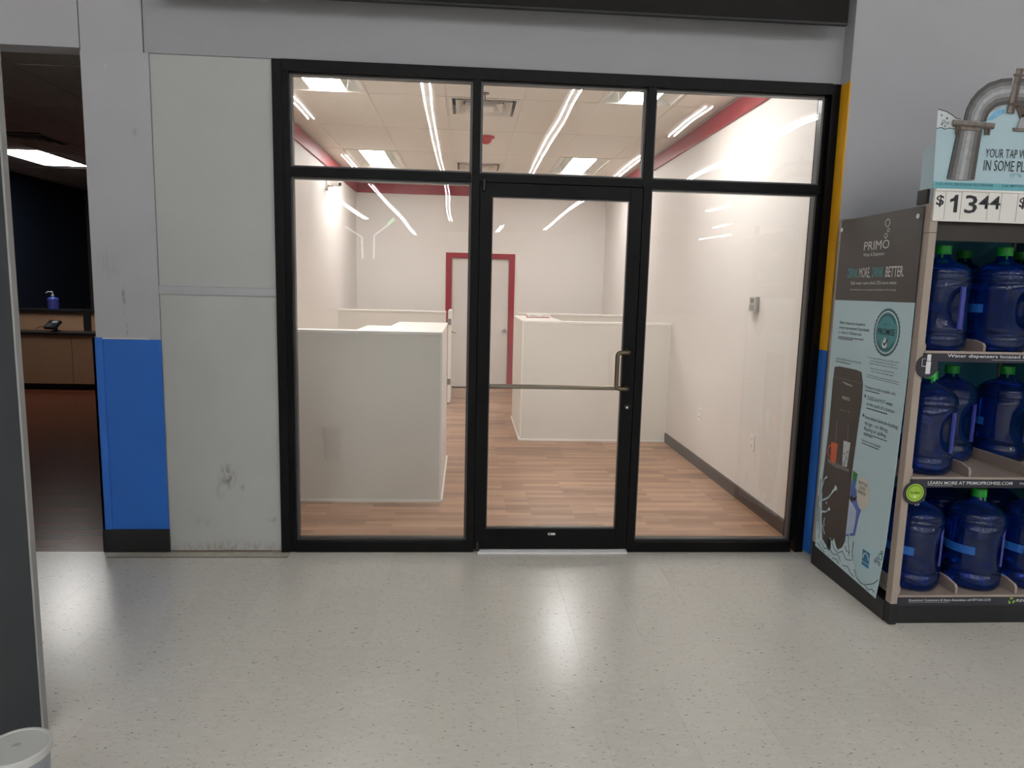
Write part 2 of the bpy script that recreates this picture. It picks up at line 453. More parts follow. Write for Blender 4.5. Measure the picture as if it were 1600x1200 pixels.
# ---- shop ceiling: grid + tiles + slab
CZ = 3.08
cl = MB().box(-1.8, 2.22, 0.05, 6.95, CZ + 0.22, CZ + 0.3).obj('ceiling_shop', SLAB)
struct(cl, 'suspended ceiling of the shop with pale rectangular tiles', 'ceiling')
gx = [-1.675] + [-1.44 + 0.622 * k for k in range(6)] + [2.096]
gy = [0.115, 0.76, 1.95, 3.14, 4.33, 5.52, 6.71, 6.817]
LIGHTS = [(1, 1), (1, 4), (5, 1), (5, 4)]      # (x cell, y cell)
VENTS = {(3, 2): 'near', (3, 4): 'far'}
cache = {}
for i in range(len(gx) - 1):
    for j in range(len(gy) - 1):
        if (i, j) in LIGHTS: continue
        x0, x1, y0, y1 = gx[i] + 0.007, gx[i + 1] - 0.007, gy[j] + 0.007, gy[j + 1] - 0.007
        if (i, j) in VENTS:
            if VENTS[(i, j)] == 'near': y0 = (y0 + y1) / 2 + 0.012
            else: y1 = (y0 + y1) / 2 - 0.012
        key = (round(x1 - x0, 3), round(y1 - y0, 3))
        if key not in cache:
            hx, hy = (x1 - x0) / 2, (y1 - y0) / 2
            o = MB().box(-hx, hx, -hy, hy, 0.0, 0.014).obj('ceiling_tile', CTILE, cl, bevel=0.003); cache[key] = o.data
        else:
            o = bpy.data.objects.new('ceiling_tile', cache[key]); C.objects.link(o); o.parent = cl
        o.location = ((x0 + x1) / 2, (y0 + y1) / 2, CZ + 0.001)
for k, x in enumerate(gx[1:-1]): box('grid_bar', GRID, x - 0.011, x + 0.011, 0.115, 6.817, CZ + 0.005, CZ + 0.025, cl)
for k, y in enumerate(gy[1:-1]): box('grid_bar', GRID, -1.675, 2.096, y - 0.011, y + 0.011, CZ + 0.0045, CZ + 0.024, cl)

# ---- store walls (facade plane y = 0)
wf = thing('wall_front', 'grey painted store wall around and above the glass storefront', 'wall', kind='structure')
box('header_section', HEADW, -1.7115, 2.071, 0.0, 0.13, 2.7345, 5.4, wf)
box('header_section', WALL, -2.034, -1.7185, 0.0, 0.13, 2.7345, 5.4, wf)
box('header_section', WALL, -7.0, -2.041, 0.0, 0.13, 2.745, 5.4, wf)
box('backing', SLAB, -7.0, 2.07, 0.131, 0.16, 2.76, 5.4, wf)
box('pier', PIERW, -2.038, -1.692, 0.0, 0.13, 0.0, 2.7345, wf)
box('upper_panel', PANELW, -1.689, -1.057, 0.007, 0.125, 1.523, 2.733, wf, label='pale grey painted board beside the black frame')
box('lower_panel', PANELL, -1.689, -1.057, 0.007, 0.125, 0.004, 1.478, wf, label='pale grey painted board with a dark smudge')
box('batten', WALL, -1.689, -1.057, -0.004, 0.125, 1.4785, 1.5225, wf, bevel=0.002)
box('filler', SLAB, -1.80, -1.05, 0.1255, 0.135, 0.0, 2.75, wf)
box('left_section', WALL, -7.0, -3.25, 0.0, 0.13, 0.0, 2.745, wf)
wr = thing('wall_right_store', 'light grey store wall rising behind the water bottle rack', 'wall', kind='structure')
box('face', WALL, 2.076, 6.5, -0.10, 0.1, 0.0, 5.4, wr)
box('return_face', WALL, 2.0715, 2.0775, -0.0995, 0.0, 2.725, 5.4, wr)
box('yellow_strip', YEL, 2.0695, 2.0765, -0.102, 0.06, 1.245, 2.724, wr, label='yellow painted edge strip')
box('blue_strip', BLUE, 2.0695, 2.0765, -0.102, 0.06, 0.02, 1.2445, wr, label='blue painted edge strip')
bl = thing('wall_protection_panel', 'bright blue wainscot panel with corner guard beside the dark doorway', 'wall panel', (-1.87, 0, 0))
box('panel', BLUE, -2.005, -1.689, -0.006, -0.0002, 0.136, 1.225, bl, bevel=0.002)
MB().box(-2.052, -2.0, -0.012, -0.0005, 0.136, 1.232).box(-2.052, -2.0395, -0.012, 0.06, 0.136, 1.232).obj('corner_guard', BLUE2, bl)
box('cap_strip', WHITE, -2.0, -1.75, -0.009, -0.0002, 1.2255, 1.231, bl)
box('rubber_base', RUBBER, -2.056, -1.686, -0.014, -0.0002, 0.0005, 0.135, bl, bevel=0.003)
fm = thing('floor_transition_strip', 'thin stained strip on the floor below the pale grey board', 'floor strip', (-1.5, -0.06, 0))
STAIN = mat('stain_brown', srgb(92, 82, 60), 0.6, var=0.5, vscale=30)
STRIPM = mat('strip_cream', srgb(190, 184, 166), 0.4, var=0.15, vscale=20)
box('strip', STRIPM, -1.96, -1.0, -0.085, -0.02, 0.0002, 0.0022, fm)
box('dark_edge', STAIN, -2.0, -1.0, -0.094, -0.0855, 0.0002, 0.0012, fm)
box('dark_edge', STAIN, -1.68, -1.02, -0.0195, -0.012, 0.0002, 0.0012, fm)

# store ceiling far overhead
struct(box('ceiling', WALL, -12, 20, -46, 0.0, 5.4, 5.5), 'high pale store ceiling carrying the strip lights', 'ceiling')

# ---- dark room at the left
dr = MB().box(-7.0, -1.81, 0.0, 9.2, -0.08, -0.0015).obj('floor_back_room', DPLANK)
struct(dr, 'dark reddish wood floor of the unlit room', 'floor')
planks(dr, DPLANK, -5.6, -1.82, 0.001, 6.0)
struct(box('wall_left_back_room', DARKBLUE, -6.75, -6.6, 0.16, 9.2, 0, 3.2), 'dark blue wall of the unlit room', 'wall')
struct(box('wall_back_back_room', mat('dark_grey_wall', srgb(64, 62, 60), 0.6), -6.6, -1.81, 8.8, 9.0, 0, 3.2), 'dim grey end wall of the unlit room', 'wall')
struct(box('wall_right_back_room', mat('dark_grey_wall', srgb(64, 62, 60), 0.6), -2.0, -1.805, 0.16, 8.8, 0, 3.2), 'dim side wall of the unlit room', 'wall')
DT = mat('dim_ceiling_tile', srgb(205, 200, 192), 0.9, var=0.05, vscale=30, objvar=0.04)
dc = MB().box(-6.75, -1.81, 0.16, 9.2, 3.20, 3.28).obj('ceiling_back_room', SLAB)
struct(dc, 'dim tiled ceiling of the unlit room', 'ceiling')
dgx = [-5.72 + 0.61 * k for k in range(-2, 7)]; dgy = [0.3 + 1.22 * k - 0.05 for k in range(0, 8)]
for i in range(len(dgx) - 1):
    for j in range(len(dgy) - 1):
        x0, x1 = max(dgx[i], -6.6), min(dgx[i + 1], -2.0)
        if dgx[i] == dgx[2] and j == 4 and False: continue
        cx, cy = (x0 + x1) / 2, (dgy[j] + dgy[j + 1]) / 2
        if -5.75 < cx < -5.1 and 5.0 < cy < 6.1: continue
        if -5.15 < cx < -4.5 and 3.8 < cy < 4.9:
            continue
        box('ceiling_tile', DT, x0 + 0.004, x1 - 0.004, dgy[j] + 0.004, min(dgy[j + 1], 9.0) - 0.004, 3.055, 3.068, dc)
for x in dgx[1:]: box('grid_bar', DT, x - 0.01, x + 0.01, 0.2, 8.8, 3.05, 3.0545, dc)
for y in dgy: box('grid_bar', DT, -6.6, -2.0, y - 0.01, y + 0.01, 3.05, 3.0545, dc)

# ================================================================== STOREFRONT
wn = thing('window_1', 'black framed glass storefront with side lights and transom panes', 'window', (0.5, 0, 0), kind='structure')
Y0, Y1 = -0.012, 0.10
box('jamb', BLACKP, -1.055, -1.006, Y0 - 0.004, Y1, 0.0, 2.731, wn, bevel=0.002)
box('jamb', BLACK, -1.0055, -0.972, Y0 + 0.004, Y1, 0.0, 2.70, wn)
box('jamb', BLACK, 2.022, 2.0715, Y0, Y1, 0.0, 2.73, wn)
box('jamb', BLACK, 1.995, 2.0215, Y0 + 0.04, Y1, 0.06, 2.68, wn)
box('mullion', BLACK, 0.0135, 0.0585, Y0, Y1, 0.0, 2.672, wn)
box('mullion', BLACK, 0.9795, 1.0245, Y0, Y1, 0.0, 2.672, wn)
box('head', BLACKP, -1.0055, 2.0215, Y0 - 0.002, Y1, 2.673, 2.733, wn, bevel=0.002)
for (a, b) in ((-0.9715, 0.013), (1.025, 1.9945)):
    box('sill', BLACK, a, b, Y0, Y1, 0.0, 0.062, wn)
    box('transom_bar', BLACK, a, b, Y0, Y1, 2.134, 2.180, wn)
box('transom_bar', BLACK, 0.059, 0.979, Y0, Y1, 2.136, 2.180, wn)
for (a, b, c, d) in ((0.0587, 0.080, 0.0, 2.136), (0.958, 0.9793, 0.0, 2.136), (0.0805, 0.9575, 2.112, 2.1355)): box('door_stop', BLACK, a, b, 0.038, 0.06, c, d, wn)
# glazing beads and panes
def glaze(x0, x1, z0, z1, lab):
    m = MB(); b_ = 0.012; ya, yb = 0.018, 0.060
    m.box(x0, x1, ya, yb, z0, z0 + b_); m.box(x0, x1, ya, yb, z1 - b_, z1)
    m.box(x0, x0 + b_, ya, yb, z0 + b_, z1 - b_); m.box(x1 - b_, x1, ya, yb, z0 + b_, z1 - b_)
    bd = m.obj('glazing_bead', BEAD, wn)
    MB().box(x0 + b_, x1 - b_, 0.036, 0.042, z0 + b_, z1 - b_).obj('glass_pane', GLASS, wn, label=lab)
glaze(-0.9715, 0.013, 2.1805, 2.6725, 'clear transom pane above the left side light')
glaze(0.059, 0.979, 2.1805, 2.6725, 'clear transom pane above the glass door')
glaze(1.025, 1.9945, 2.1805, 2.6725, 'clear transom pane above the right side light')
glaze(-0.9715, 0.013, 0.0625, 2.1335, 'tall clear pane left of the glass door')
glaze(1.025, 1.9945, 0.0625, 2.1335, 'tall clear pane right of the glass door')

# ---- glass door
d1 = thing('door_1', 'black framed glass entrance door with bronze pull handle', 'door', (0.52, 0, 0), kind='structure')
D0, D1 = -0.010, 0.034
box('stile', BLACK, 0.0625, 0.131, D0, D1, 0.020, 2.131, d1, bevel=0.002)
box('stile', BLACK, 0.905, 0.9755, D0, D1, 0.020, 2.131, d1, bevel=0.002)
box('rail', BLACK, 0.1315, 0.9045, D0, D1, 2.060, 2.131, d1, bevel=0.002)
box('rail', BLACK, 0.1315, 0.9045, D0, D1, 0.020, 0.140, d1, bevel=0.002)
MB().box(0.1315, 0.9045, 0.0, 0.026, 0.1405, 0.150).box(0.1315, 0.9045, 0.0, 0.026, 2.054, 2.0595).box(0.1315, 0.136, 0.0, 0.026, 0.15, 2.054).box(0.9, 0.9045, 0.0, 0.026, 0.15, 2.054).obj('glazing_bead', BEAD, d1)
MB().box(0.136, 0.90, 0.010, 0.016, 0.15, 2.054).obj('glass_pane', GLASS, d1)
def arc_path(pts, rad, n=6):
    pts = [Vector(p) for p in pts]; out = [pts[0]]
    for i in range(1, len(pts) - 1):
        a = (pts[i - 1] - pts[i]).normalized(); b = (pts[i + 1] - pts[i]).normalized()
        p0, p1 = pts[i] + a * rad, pts[i] + b * rad
        for k in range(n + 1):
            t = k / n
            out.append((1 - t) ** 2 * p0 + 2 * t * (1 - t) * pts[i] + t * t * p1)
    return out + [pts[-1]]
MB().tube(arc_path([(0.928, -0.010, 1.212), (0.925, -0.075, 1.210), (0.858, -0.078, 1.208), (0.858, -0.078, 1.002), (0.925, -0.075, 1.0), (0.928, -0.010, 0.998)], 0.022), 0.0125, 12).obj('pull_handle', BRONZE, d1, smooth=True)
MB().tube([(0.12, 0.034, 0.984), (0.12, 0.075, 0.984)], 0.011, 10).tube([(0.912, 0.034, 0.984), (0.912, 0.075, 0.984)], 0.011, 10).tube([(0.105, 0.075, 0.984), (0.93, 0.075, 0.984)], 0.0135, 12).obj('push_bar', BRONZE, d1, smooth=True)
lk = MB().lathe([(0.016, -0.019), (0.0155, -0.0105), (0.016, -0.010)], (0.940, 0, 0.887), 16, 'y').obj('lock_cylinder', BLACKM, d1, smooth=True)
MB().lathe([(0.007, -0.0215), (0.007, -0.0192)], (0.940, 0, 0.884), 12, 'y').obj('keyway', CHROME, lk, smooth=True)
for (z0, z1) in ((2.085, 2.150), (0.012, 0.075)):
    pv = MB().lathe([(0.0, z0), (0.011, z0 + 0.001), (0.0115, z0 + 0.02), (0.0115, z1 - 0.02), (0.010, z1 - 0.002), (0.0, z1)], (0.083, -0.022, 0), 14).obj('pivot_hinge', BLACKM, d1, smooth=True)
MB().box(0.502, 0.545, -0.0112, -0.0103, 0.106, 0.119).obj('maker_sticker', WHITE, d1)
STK = mat('sticker_grey', srgb(120, 118, 115), 0.5)
MB().box(0.506, 0.520, -0.0116, -0.0113, 0.109, 0.116).obj('sticker_mark', STK, d1)
MB().prism([(-0.040, 0.0005), (0.11, 0.0005), (0.11, 0.006), (0.06, 0.015), (-0.015, 0.015), (-0.040, 0.010)], lambda p, t: (t, p[0], p[1]), 0.085, 0.978).obj('threshold', ALU, d1)

# ---- sign cabinet above
sg = thing('sign_cabinet', 'long dark sign cabinet mounted on the wall above the storefront', 'sign', (0.5, -0.1, 2.98))
box('body', SIGN, -1.6, 2.012, -0.135, -0.118, 3.008, 3.75, sg, bevel=0.002)
box('bottom_edge', BLACKM, -1.6, 2.012, -0.136, -0.108, 2.998, 3.0075, sg)
for x in (-1.2, 0.2, 1.6): box('standoff', BLACKM, x, x + 0.04, -0.1175, -0.001, 3.3, 3.34, sg)

# ================================================================== SHOP INTERIOR
def half_wall(name, lab, x0, x1, yf, yb, wing, z=1.237):
    """front wall panel, wing box at the aisle side, caps, corner strip, base moulding. wing = (xa, xb, yend, side)"""
    t = thing(name, lab, 'half wall', ((x0 + x1) / 2, yf, 0))
    box('front_panel', FRP, x0, x1, yf, yb, 0.0, z - 0.022, t)
    box('cap', WHITE, x0, x1, yf - 0.004, yb + 0.004, z - 0.0215, z, t, bevel=0.003)
    box('base_moulding', WHITE, x0, x1, yf - 0.014, yf - 0.0005, 0.0, 0.02, t, bevel=0.004)
    if wing:
        xa, xb, ye, side = wing
        box('side_wing', FRP, xa, xb, yb + 0.0005, ye, 0.0, z - 0.022, t)
        box('wing_cap', WHITE, xa - 0.003, xb + 0.003, yb + 0.005, ye, z - 0.0213, z + 0.0005, t, bevel=0.003)
        e = xb if side > 0 else xa
        box('corner_strip', WHITE, e - 0.012 if side > 0 else e - 0.002, e + 0.002 if side > 0 else e + 0.012, yf - 0.004, yf - 0.0005, 0.021, z - 0.022, t)
        box('side_moulding', WHITE, e + 0.0005 if side > 0 else e - 0.014, e + 0.014 if side > 0 else e - 0.0005, yf - 0.004, ye, 0.0, 0.02, t, bevel=0.004)
    return t
half_wall('half_wall', 'grey-white half wall counter right behind the left glass pane', -1.674, -0.172, 0.962, 1.08, (-0.60, -0.172, 2.32, 1))
half_wall('half_wall', 'white half wall counter seen through the glass door, with a flat box on top', 0.564, 2.095, 3.07, 3.19, (0.564, 0.98, 4.37, -1))
half_wall('half_wall', 'far white half wall left of the red-framed door, behind the left counter', -1.674, -0.276, 5.294, 5.41, None)
half_wall('half_wall', 'far white half wall right of the red-framed door, behind the right counter', 0.68, 2.095, 5.294, 5.41, None)
cb = thing('counter_cabinet', 'low white cabinet top standing behind the left half wall', 'cabinet', (-0.85, 1.9, 0))
box('body', FRP, -0.875, -0.605, 1.45, 2.30, 0.0, 1.178, cb)
box('top', WHITE, -0.88, -0.604, 1.44, 2.31, 1.1785, 1.20, cb, bevel=0.003)
# gate
gt = thing('swing_gate', 'narrow white swing gate standing open beside the far left half wall', 'gate', (-0.228, 5.7, 0))
box('leaf', WHITE, -0.248, -0.206, 5.30, 6.05, 0.016, 1.245, gt, bevel=0.003)
for z in (0.30, 1.10): MB().box(-0.249, -0.205, 5.294, 5.2995, z - 0.04, z + 0.04).tube([(-0.252, 5.292, z - 0.045), (-0.252, 5.292, z + 0.045)], 0.007, 8).obj('hinge', STK, gt)
MB().lathe([(0.009, 0.0), (0.009, 0.03), (0.020, 0.038), (0.024, 0.052), (0.018, 0.064), (0.0, 0.067)], (-0.2055, 5.38, 0.964), 16, 'x').obj('knob', CHROME, gt, smooth=True)
# back door
d2 = thing('door_2', 'plain white door in a red frame in the shop back wall', 'door', (0.2, 6.82, 0), kind='structure')
box('frame_side', RED, -0.331, -0.242, 6.800, 6.90, 0.0, 2.075, d2, bevel=0.004)
box('frame_side', RED, 0.637, 0.721, 6.800, 6.90, 0.0, 2.075, d2, bevel=0.004)
box('frame_head', RED, -0.2415, 0.6365, 6.800, 6.90, 1.998, 2.075, d2, bevel=0.004)
box('leaf', mat('door_white', srgb(214, 207, 200), 0.45, var=0.01), -0.239, 0.634, 6.842, 6.885, 0.012, 1.995, d2, bevel=0.002)
box('bottom_sweep', BASEB, -0.24, 0.636, 6.832, 6.8415, 0.001, 0.02, d2)
kb = MB().lathe([(0.032, 0.0), (0.032, -0.006), (0.012, -0.012), (0.012, -0.03), (0.024, -0.038), (0.027, -0.052), (0.02, -0.064), (0.0, -0.066)], (0.572, 6.842, 0.905), 18, 'y').obj('knob', CHROME, d2, smooth=True)
# box on the right half wall
pb = thing('flat_box', 'flat white box with red edges lying on the right half wall counter', 'box', (0.78, 3.86, 1.238))
MB().box(0.665, 0.925, 3.80, 3.93, 1.2385, 1.278).obj('carton', WHITE, pb, bevel=0.003)
RB = mat('carton_red', srgb(190, 52, 50), 0.5)
box('red_band', RB, 0.664, 0.926, 3.7985, 3.7998, 1.239, 1.246, pb)
box('red_band', RB, 0.664, 0.670, 3.798, 3.7996, 1.2465, 1.272, pb)
box('red_band', RB, 0.893, 0.897, 3.798, 3.7996, 1.2465, 1.272, pb)
for (a, b, z) in ((0.70, 0.76, 1.262), (0.72, 0.80, 1.255), (0.84, 0.88, 1.266), (0.82, 0.87, 1.252)): box('print_line', STK, a, b, 3.7992, 3.79995, z, z + 0.003, pb)
# security camera
sc = thing('security_camera', 'small white security camera on the shop left wall', 'camera', (-1.675, 4.6, 2.7))
box('mount_plate', WHITE, -1.6745, -1.655, 4.55, 4.67, 2.66, 2.76, sc, bevel=0.003)
MB().tube([(-1.655, 4.6, 2.70), (-1.60, 4.6, 2.70), (-1.58, 4.58, 2.72)], 0.014, 8).obj('arm', WHITE, sc, smooth=True)
bo = MB().tube([(-1.62, 4.62, 2.745), (-1.60, 4.60, 2.742), (-1.51, 4.50, 2.712), (-1.50, 4.49, 2.71)], [0.026, 0.036, 0.036, 0.030], 14).obj('camera_body', WHITE, sc, smooth=True)
MB().tube([(-1.4995, 4.4895, 2.7099), (-1.496, 4.486, 2.7087)], 0.020, 12).obj('lens', BLACKM, bo)
# thermostat and outlets on right wall
th = thing('thermostat', 'small grey thermostat on the shop right wall above the outlets', 'thermostat', (2.09, 1.0, 1.43))
box('body', mat('thermostat_grey', srgb(196, 192, 186), 0.45), 2.066, 2.0955, 0.945, 1.055, 1.43, 1.54, th, bevel=0.004)
box('display', mat('lcd_grey', srgb(118, 120, 112), 0.3), 2.0648, 2.0657, 0.965, 1.035, 1.492, 1.528, th)
box('cover', mat('thermostat_dark', srgb(150, 146, 140), 0.5), 2.0648, 2.0657, 0.955, 1.045, 1.44, 1.483, th)
for (y, lab) in ((2.05, 'white wall outlet farther back on the shop right wall'), (0.885, 'white wall outlet nearest the glass on the shop right wall')):
    ot = thing('wall_outlet', lab, 'outlet', (2.09, y, 0.42), 'outlets on the shop right wall')
    box('cover_plate', WHITE, 2.0895, 2.0957, y - 0.037, y + 0.037, 0.425, 0.54, ot, bevel=0.003)
    for z in (0.458, 0.507):
        so = box('socket', mat('socket_white', srgb(222, 219, 214), 0.4), 2.0882, 2.0893, y - 0.017, y + 0.017, z - 0.014, z + 0.014, ot)
        MB().box(2.0876, 2.0881, y - 0.009, y - 0.006, z - 0.004, z + 0.007).box(2.0876, 2.0881, y + 0.006, y + 0.009, z - 0.004, z + 0.007).obj('slot', BLACKM, so)
# fire strobe + sprinkler
fs = thing('fire_strobe', 'small red fire alarm dome on the shop ceiling', 'fire alarm', (0.165, 3.4, CZ))
MB().lathe([(0.0, CZ - 0.075), (0.03, CZ - 0.07), (0.055, CZ - 0.05), (0.062, CZ - 0.02), (0.064, CZ - 0.0005)], (0.165, 3.40, 0), 20).obj('dome', mat('alarm_red', srgb(196, 40, 48), 0.4), fs, smooth=True)
MB().lathe([(0.09, CZ - 0.012), (0.09, CZ - 0.0002)], (0.165, 3.40, 0), 24).obj('base_ring', mat('alarm_red', srgb(196, 40, 48), 0.4), fs, smooth=True)
sp = thing('sprinkler_head', 'tiny brass sprinkler head hanging from the shop ceiling', 'sprinkler', (0.115, 1.80, CZ))
MB().lathe([(0.035, CZ - 0.005), (0.035, CZ - 0.0002)], (0.115, 1.80, 0), 16).obj('escutcheon', BRONZE, sp, smooth=True)
MB().tube([(0.115, 1.80, CZ - 0.004), (0.115, 1.80, CZ - 0.05)], 0.006, 8).lathe([(0.022, CZ - 0.054), (0.022, CZ - 0.05)], (0.115, 1.80, 0), 14).obj('deflector', BRONZE, sp)

# ---- troffers
DIFF = emit('troffer_diffuser', (1.0, 0.985, 0.975, 1), TROFFER_POWER)
REFL = mat('troffer_reflector', srgb(240, 238, 230), 0.4)
tl = {(1, 1): 'bright ceiling troffer at the upper left, nearest the glass', (1, 4): 'bright ceiling troffer at the back left of the shop',
      (5, 1): 'bright ceiling troffer at the upper right, nearest the glass', (5, 4): 'bright ceiling troffer at the back right of the shop'}
for (i, j) in LIGHTS:
    x0, x1, y0, y1 = gx[i] + 0.005, gx[i + 1] - 0.005, gy[j] + 0.005, gy[j + 1] - 0.005
    t = thing('ceiling_troffer', tl[(i, j)], 'ceiling light', ((x0 + x1) / 2, (y0 + y1) / 2, CZ), 'troffers in the shop ceiling')
    m = MB(); fw = 0.022; z0, z1 = CZ - 0.004, CZ + 0.004
    m.box(x0, x1, y0, y0 + fw, z0, z1).box(x0, x1, y1 - fw, y1, z0, z1).box(x0, x0 + fw, y0 + fw, y1 - fw, z0, z1).box(x1 - fw, x1, y0 + fw, y1 - fw, z0, z1)
    m.obj('frame', GRID, t)
    a0, a1, b0, b1 = x0 + fw, x1 - fw, y0 + fw, y1 - fw
    xc = (x0 + x1) / 2; zt = CZ + 0.10
    for (xe, xi) in ((a0, xc - 0.16), (a1, xc + 0.16)):
        MB().add([(xe, b0, CZ + 0.002), (xe, b1, CZ + 0.002), (xi, b1, zt), (xi, b0, zt), (xe, b0, CZ + 0.008), (xe, b1, CZ + 0.008), (xi, b1, zt + 0.006), (xi, b0, zt + 0.006)],
                 [(0, 3, 2, 1), (4, 5, 6, 7), (0, 1, 5, 4), (1, 2, 6, 5), (2, 3, 7, 6), (3, 0, 4, 7)]).obj('reflector', REFL, t)
    box('end_plate', REFL, a0, a1, b0 - 0.004, b0, CZ + 0.002, zt, t); box('end_plate', REFL, a0, a1, b1, b1 + 0.004, CZ + 0.002, zt, t)
    zb_ = CZ + 0.010
    for sx in (-1, 1): MB().prism([(sx * 0.155, zt), (sx * 0.143, zb_), (sx * 0.141, zb_), (sx * 0.152, zt)], lambda p, tt: (xc + p[0], tt, p[1]), b0 + 0.002, b1 - 0.002).obj('basket_side', REFL, t)
    box('diffuser', DIFF, xc - 0.140, xc + 0.140, b0 + 0.004, b1 - 0.004, zb_, zb_ + 0.004, t)
# ---- air diffusers
DARKV = mat('vent_dark', (0.03, 0.028, 0.026, 1), 0.7)
def ring(m, cx, cy, r0, z0, r1, z1, th=0.003):
    c = [(-1, -1), (1, -1), (1, 1), (-1, 1)]
    for k in range(4):
        a, b = c[k], c[(k + 1) % 4]
        P = lambda q, r, z: (cx + q[0] * r, cy + q[1] * r, z)
        m.hexa([P(a, r0, z0), P(b, r0, z0), P(b, r1, z1), P(a, r1, z1), P(a, r0, z0 + th), P(b, r0, z0 + th), P(b, r1, z1 + th), P(a, r1, z1 + th)])
for (i, j), kind in VENTS.items():
    cx = (gx[i] + gx[i + 1]) / 2; ym = (gy[j] + gy[j + 1]) / 2
    cy = (gy[j] + ym) / 2 if kind == 'near' else (ym + gy[j + 1]) / 2
    t = thing('air_diffuser', 'square four-way air vent in the ceiling, nearer the glass' if kind == 'near' else 'square four-way air vent in the ceiling, deeper in the shop', 'vent', (cx, cy, CZ), 'air vents in the shop ceiling')
    m = MB(); ring(m, cx, cy, 0.298, CZ - 0.002, 0.266, CZ - 0.002); ring(m, cx, cy, 0.266, CZ - 0.002, 0.262, CZ + 0.07); m.obj('frame', GRID, t)
    box('plenum', DARKV, cx - 0.27, cx + 0.27, cy - 0.27, cy + 0.27, CZ + 0.085, CZ + 0.09, t)
    for (r0, r1) in ((0.236, 0.172), (0.158, 0.105)):
        m = MB(); ring(m, cx, cy, r0, CZ - 0.010, r1, CZ + 0.058); m.obj('louver', GRID, t)
    MB().box(cx - 0.085, cx + 0.085, cy - 0.085, cy + 0.085, CZ - 0.012, CZ - 0.006).obj('centre_plate', GRID, t)

# ================================================================== DARK ROOM OBJECTS
co = thing('service_counter', 'wood-fronted service counter with dark tops in the unlit room', 'counter', (-5.8, 6.2, 0))
box('kick_base', BLACKM, -6.55, -4.6, 6.10, 6.9, 0.0, 0.085, co)
for (a, b) in ((-6.55, -5.468), (-5.460, -4.6)): box('front_panel', TAN, a, b, 6.04, 6.9, 0.086, 0.765, co)
box('worktop', BLACKM, -6.56, -4.59, 6.02, 6.45, 0.766, 0.80, co, bevel=0.003)
box('back_panel', TAN, -6.55, -5.50, 6.46, 6.9, 0.80, 1.065, co)
box('back_panel', TAN, -5.40, -4.6, 6.46, 6.9, 0.80, 1.065, co)
box('post', BLACKM, -5.499, -5.401, 6.44, 6.9, 0.801, 1.08, co)
box('ledge', BLACKM, -6.56, -5.50, 6.43, 6.92, 1.066, 1.095, co, bevel=0.003)
box('ledge', BLACKM, -5.40, -4.59, 6.43, 6.92, 1.066, 1.095, co, bevel=0.003)
ct = thing('card_terminal', 'black card payment terminal on a stand on the wooden counter', 'card terminal', (-5.78, 6.2, 0.80))
MB().lathe([(0.06, 0.8005), (0.06, 0.812), (0.025, 0.82), (0.022, 0.86), (0.0, 0.861)], (-5.76, 6.22, 0), 18).obj('stand', BLACKM, ct, smooth=True)
def tilt(pts, c, a, yaw):
    M_ = Matrix.Translation(c) @ Matrix.Rotation(yaw, 4, 'Z') @ Matrix.Rotation(a, 4, 'X'); return [tuple(M_ @ Vector(p)) for p in pts]
def tbox(x0, x1, y0, y1, z0, z1, c, a, yaw):
    m = MB().box(x0, x1, y0, y1, z0, z1); m.v = tilt(m.v, c, a, yaw); return m
cc, ca, cy_ = Vector((-5.79, 6.20, 0.895)), 0.7, -0.35
tbox(-0.10, 0.10, -0.075, 0.075, -0.02, 0.02, cc, ca, cy_).obj('body', BLACKM, ct, bevel=0.005)
tbox(-0.02, 0.07, 0.02, 0.06, 0.0202, 0.022, cc, ca, cy_).obj('screen', mat('terminal_screen', srgb(150, 155, 158), 0.3), ct)
tbox(-0.07, 0.03, -0.06, 0.005, 0.0202, 0.023, cc, ca, cy_).obj('keypad', mat('keypad_grey', srgb(60, 62, 64), 0.5), ct)
MB().tube([(-5.86, 6.2, 0.88), (-5.95, 6.2, 0.865), (-6.02, 6.2, 0.84), (-6.0, 6.2, 0.802)], 0.004, 6).obj('cable', mat('cable_brown', srgb(90, 50, 40), 0.5), ct)
sb = thing('sanitizer_bottle', 'pump bottle of blue hand sanitizer on the counter ledge', 'bottle', (-5.99, 6.6, 1.096))
MB().lathe([(0.0, 1.0955), (0.070, 1.0965), (0.074, 1.11), (0.074, 1.245), (0.06, 1.265), (0.02, 1.275), (0.018, 1.285), (0.0, 1.286)], (-5.99, 6.60, 0), 18).obj('body', mat('gel_blue', srgb(64, 80, 160), 0.2), sb, smooth=True)
MB().lathe([(0.0748, 1.12), (0.0748, 1.235)], (-5.99, 6.60, 0), 18).obj('label_band', mat('gel_label', srgb(58, 60, 130), 0.4), sb, smooth=True)
PLW = mat('pump_white', srgb(190, 190, 190), 0.4)
MB().lathe([(0.02, 1.2865), (0.02, 1.305), (0.007, 1.308), (0.007, 1.35), (0.0, 1.351)], (-5.99, 6.60, 0), 12).tube([(-5.99, 6.6, 1.345), (-6.05, 6.58, 1.345), (-6.065, 6.575, 1.325)], 0.008, 8).obj('pump', PLW, sb, smooth=True)
